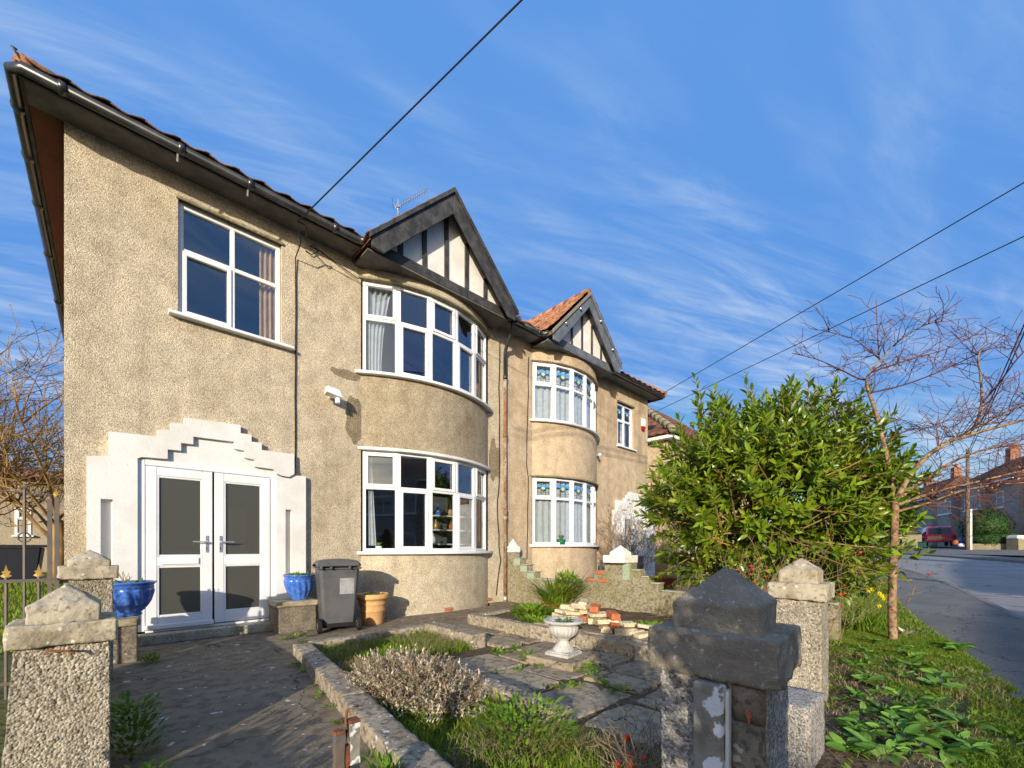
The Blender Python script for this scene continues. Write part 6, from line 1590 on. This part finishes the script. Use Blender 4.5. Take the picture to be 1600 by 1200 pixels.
# houses on the camera's side of the street across the road: they stand behind the camera and shade the road
far_house('terraced_house', 'house across the road behind the camera whose ridge shades the front path', (-46,-14.0), (-21.6,-14.0), 0, m_render_far,
    [(4,7,m_render_far),(16,19,m_render_far)], [(10,3.4,1.2,1.3,2)], [(12,m_navy)], eave=5.5, ridge=7.6, chim=(16,), roofm=m_tile, gable_far=True)
far_house('terraced_house', 'low house across the road behind the camera, right of the tall one', (-20.9,-14.0), (-5,-14.0), 0, m_render_far,
    [(2,5,m_render_far),(9,12,m_render_far)], [(6.5,3.2,1.2,1.3,2)], [(7,m_navy)], eave=5.3, ridge=6.2, roofm=m_tile)
far_house('terraced_house', 'red roofed house across the road, seen mirrored in the bay panes', (-2,-15.0), (16,-15.0), 0, m_render_far,
    [(2,5,m_render_far),(11,14,m_render_far)], [(7,3.3,1.2,1.3,2)], [(8,m_navy)], eave=5.8, ridge=8.0, chim=(9,), roofm=m_tile)

def hedge(label, c, r, n, L, m, seed, name='hedge_bush'):
    rr = random.Random(seed); t = thing(name, label, 'hedge', (c[0],c[1],c[2]-r[2])); mb = MB(); c = Vector(c)
    vs = []; 
    for i in range(n):
        v = Vector((rr.gauss(0,1),rr.gauss(0,1),rr.gauss(0,1))).normalized(); k = rr.uniform(.86,1.02)*(1+.08*mnoise.noise(v*3))
        p = c+Vector((v.x*r[0],v.y*r[1],v.z*r[2]))*k; mb.leaf(p, v+Vector((rr.gauss(0,.6),rr.gauss(0,.6),rr.gauss(0,.6))), (0,0,1), L, L*.6, seg=1)
    core = MB(); 
    pr = [(max(.01,r[0]*.84*math.sin(math.pi*i/10)), c.z-r[2]*.84*math.cos(math.pi*i/10)) for i in range(11)]
    core.lathe(pr, 16, (c.x,c.y,0)); core.build('branches', m_hedge, t, smooth=True); mb.build('foliage', m, t, kind='stuff')
hc = atD(1541,824,34); hedge('dense round dark green hedge across the road in front of the grey house', (hc.x,hc.y,hc.z), (1.5,1.5,1.45), 3200, .16, m_hedge, 3)
hc = atD(1551,838,33.6); hedge('low dark hedge running below the round hedge across the road', (hc.x,hc.y,hc.z-.25), (2.0,1.3,.75), 2200, .15, m_hedge, 4)
wl = thing('front_wall', 'low brown garden wall below the hedge across the road', 'wall', (48,-1.5,1))
a, b = atD(1514,862,33.5), atD(1578,864,32); MB().beam(a, b, .25, a.z-.7, a.z+.62).build('wall_base', m_wallgrey, wl)
a, b = atD(1578,864,31.8), atD(1597,865,31); MB().beam(a, b, .5, a.z-.7, a.z+1.05).build('pier', m_wallgrey, wl); MB().beam(a, b, .6, a.z+1.052, a.z+1.3).build('cap_stone', m_white, wl, bevel=.05)
a, b = atD(1400,850,37), atD(1440,853,36); wl = thing('front_wall', 'low brown wall in front of the red hatchback across the road', 'wall', a); MB().beam(a, b, .25, a.z-.8, a.z+.75).build('wall_base', m_wallgrey, wl); MB().beam(a, b, .3, a.z+.752, a.z+.80).build('coping', m_block, wl)
pp = atD(1512,862,33.0); t = thing('telegraph_pole', 'grey timber telegraph pole with a white strip across the road', 'pole', (pp.x,pp.y,pp.z)); MB().tube([(pp.x,pp.y,pp.z-.5),(pp.x,pp.y,8.9)],[.15,.10],10).build('shaft', m_polegrey, t, smooth=True); MB().box(pp.x+.03,pp.x+.18,pp.y-.24,pp.y-.14,pp.z,pp.z+3.3).build('white_strip', m_upvc, t)
MB().box(pp.x-.6,pp.x+.6,pp.y-.05,pp.y+.05,8.5,8.6).build('cross_arm', m_polegrey, t)

def car(label, c, yaw, L, W, Ht, kind, name='parked_car'):
    t = thing(name, label, 'car', c, None); t.rotation_euler.z = R(yaw)     # local: +y is forward
    h = W/2
    if kind == 'mpv': low = [(-L/2,.32),(-L/2+.02,.95),(L/2-.55,.98),(L/2-.05,.72),(L/2,.34)]; up = [(-L/2+.02,.95),(-L/2+.30,Ht-.06),(-L/2+.5,Ht),(.55,Ht),(L/2-.75,.98)]
    else: low = [(-L/2,.30),(-L/2+.02,.85),(L/2-1.0,.90),(L/2-.12,.70),(L/2,.30)]; up = [(-L/2+.02,.85),(-L/2+.55,Ht-.05),(-.5,Ht),(.35,Ht-.03),(L/2-1.15,.90)]
    m = MB(); m.prismx(low, -h, h); body = local(m, 'body', m_red, t, bevel=.07, segs=3)
    k = .86; n = len(up); vs = [(-h*.985 if z < 1 else -h*k, y, z) for y,z in up] + [(h*.985 if z < 1 else h*k, y, z) for y,z in up]
    m = MB(); m.add(vs, [tuple(range(n-1,-1,-1)), tuple(range(n,2*n))]+[(i,(i+1)%n,n+(i+1)%n,n+i) for i in range(n)]); local(m, 'cabin', m_red, t, bevel=.05, segs=3)
    a, b = up[0], up[1]; f0, f1 = .16, .88
    y0, z0, y1, z1 = a[0]+(b[0]-a[0])*f0, a[1]+(b[1]-a[1])*f0, a[0]+(b[0]-a[0])*f1, a[1]+(b[1]-a[1])*f1
    m = MB(); m.add([(-h*.86,y0-.035,z0),(h*.86,y0-.035,z0),(h*.76,y1-.035,z1),(-h*.76,y1-.035,z1)], [(0,1,2,3)]); m.add([(-h*.86,y0+.03,z0),(h*.86,y0+.03,z0),(h*.76,y1+.03,z1),(-h*.76,y1+.03,z1)], [(3,2,1,0)]); local(m, 'rear_window', m_carglass, t)
    a, b = up[-1], up[-2]; m = MB(); m.add([(h*.86,a[0]-.06+.06,a[1]+.05),(-h*.86,a[0],a[1]+.05),(-h*.74,b[0]+.12,b[1]-.06),(h*.74,b[0]+.12,b[1]-.06)], [(0,1,2,3)]); local(m, 'windscreen', m_carglass, t)
    for s in (-1,1):
        m = MB(); zt = Ht-.12; zb = low[1][1]+.06
        m.add([(s*(h*.985-.0+.012),up[0][0]+.45,zb),(s*(h*.985+.012),up[-1][0]-.15,zb),(s*(h*k+.03),up[-2][0]+.0,zt),(s*(h*k+.03),up[1][0]+.3,zt)], [(0,1,2,3) if s>0 else (3,2,1,0)]); local(m, 'side_window', m_carglass, t)
        for y in (-L/2+.75, L/2-.8):
            m = MB(); m.tube([(s*(h-.20),y,.31),(s*(h+.01),y,.31)], .31, 20); w = local(m, 'wheel', m_rubber, t, bevel=.02); m = MB(); m.tube([(s*(h-.19),y,.31),(s*(h+.02),y,.31)], .20, 16); local(m, 'rim', m_hubcap, t)
        m = MB(); m.box(s*h*.97-.07,s*h*.97+.07,-L/2-.012,-L/2+.03,.62,.92); local(m, 'tail_light', m_lamp, t, bevel=.02)
        m = MB(); m.box(s*h*.80-.12,s*h*.80+.12,L/2-.10,L/2+.0,.55,.68); local(m, 'headlight', m_upvc, t, bevel=.03)
    m = MB(); m.box(-h*.98,h*.98,-L/2-.06,-L/2+.02,.34,.52); local(m, 'bumper', m_red, t, bevel=.03)
    m = MB(); m.box(-.26,.26,-L/2-.03,-L/2-.002,.66,.77); local(m, 'number_plate', m_plate, t)
    m = MB(); m.tube([(0,-L/2-.02,.86),(0,-L/2-.0,.86)], .055, 16); local(m, 'badge', m_upvc, t)
c = atD(1463,853,39.5); car('bright red people carrier seen from behind on the forecourt across the road', (c.x,c.y,c.z), -82, 4.4, 1.85, 1.74, 'mpv')
c = atD(1419,852,41.5); car('dark red hatchback parked left of the people carrier across the road', (c.x,c.y,c.z), 112, 4.0, 1.72, 1.42, 'hatch')
p = atD(1441,855,35); t = thing('recycling_box', 'dark green recycling box on the far pavement beside the people carrier', 'box', (p.x,p.y,p.z)); MB().box(p.x-.32,p.x+.32,p.y-.25,p.y+.25,p.z-.02,p.z+.40).build('body', m_greenbox, t, bevel=.03); MB().box(p.x-.35,p.x+.35,p.y-.28,p.y+.28,p.z+.402,p.z+.45).build('lid', m_greenbox, t, bevel=.02)
p = atD(1494,848,35); t = thing('toy_pile', 'orange and blue plastic toys heaped beside the telegraph pole', 'toys', (p.x,p.y,p.z))
MB().lathe([(0,-.25),(.2,-.2),(.26,.0),(.15,.2),(0,.24)],12,p).build('orange_toy', m_orange, t, smooth=True); MB().lathe([(0,-.25),(.3,-.2),(.33,.1),(.2,.4),(0,.45)],12,(p.x+.55,p.y-.35,p.z)).build('blue_toy', m_blue, t, smooth=True); MB().lathe([(0,-.2),(.25,-.15),(.22,.05),(0,.12)],10,(p.x-.3,p.y-.3,p.z-.15)).build('white_toy', m_upvc, t, smooth=True)

# ================================================================ OVERHEAD LINES
pl = thing('telegraph_pole', 'telegraph pole behind the camera carrying the overhead lines', 'pole', (6.3,-8.3,0)); MB().tube([(6.3,-8.3,-.5),(6.3,-8.3,9.2)],[.15,.10],12).build('shaft', m_polegrey, pl, smooth=True)
def cable(label, a, b, sag, r=.009):
    a, b = Vector(a), Vector(b); n = 24
    pts = [a.lerp(b,i/n)-Vector((0,0,sag*4*(i/n)*(1-i/n))) for i in range(n+1)]
    tag(MB().tube(pts, r, 6).build('overhead_cable', m_cable, smooth=True), label, 'cable')
P_ = atD(815,0,4.2); kk = (-8.3-A0.y)/(P_.y-A0.y); cable('overhead cable from the near house gutter up to the top of the photo', A0, A0+(P_-A0)*kk, .0)
cable('overhead cable from the far house gutter to the right edge, upper of two', (12.4,6.43,5.9), (6.25,-8.3,6.86), .0)
cable('overhead cable rising from behind the laurel to the right edge, lower of two', (15,8.5,6.2), (6.25,-8.3,5.75), .0)
for dz,l in ((0,'upper thin distant line over the cherry tree at the right edge'),(.35,'lower thin distant line over the cherry tree at the right edge')):
    a = Vector((pp.x,pp.y,8.6-dz)); q = atD(1600,508+dz*36,13.0); cable(l, a, a+(q-a)*1.9, 0, .02)

def shade_conifer():  # unseen conifer, added to keep the sun off the blackened gate pillar
    rr = random.Random(4); t = thing('added_conifer', 'added narrow conifer behind the camera, put there to shade the blackened gate pillar', 'tree', (-1.0,-1.4,0)); mb = MB(); MB().tube([(-1,-1.4,-.1),(-1,-1.4,1.5)],[.04,.02],8).build('trunk', m_twig, t)
    for i in range(2600):
        z = rr.uniform(.1,1.84); r = .30*min(1,(1.9-z)/.35)*rr.uniform(.2,1); a = rr.uniform(0,6.283); mb.leaf((-1+r*math.cos(a),-1.4+r*math.sin(a),z),(math.cos(a)*.5,math.sin(a)*.5,1),(0,0,1),.09,.05,seg=1)
    mb.build('foliage', m_hedge, t, kind='stuff')
shade_conifer()

def shade_hedge():  # out-of-view hedge, added so that its shadow covers the front path
    rr = random.Random(14); t = thing('shade_hedge', 'added low hedge out of view on the left, put there to shade the front path', 'hedge', (-.75,1.5,0)); mb = MB(); MB().box(-.85,-.65,.95,2.05,-.05,.42).build('branches', m_hedge, t)
    for i in range(2600): mb.leaf((-.75+rr.uniform(-.2,.2),1.5+rr.uniform(-.62,.6),rr.uniform(.0,.5)),(rr.gauss(0,1),rr.gauss(0,1),rr.gauss(0,1)),(0,0,1),.05,.028,seg=1)
    mb.build('foliage', m_hedge, t, kind='stuff')
shade_hedge()
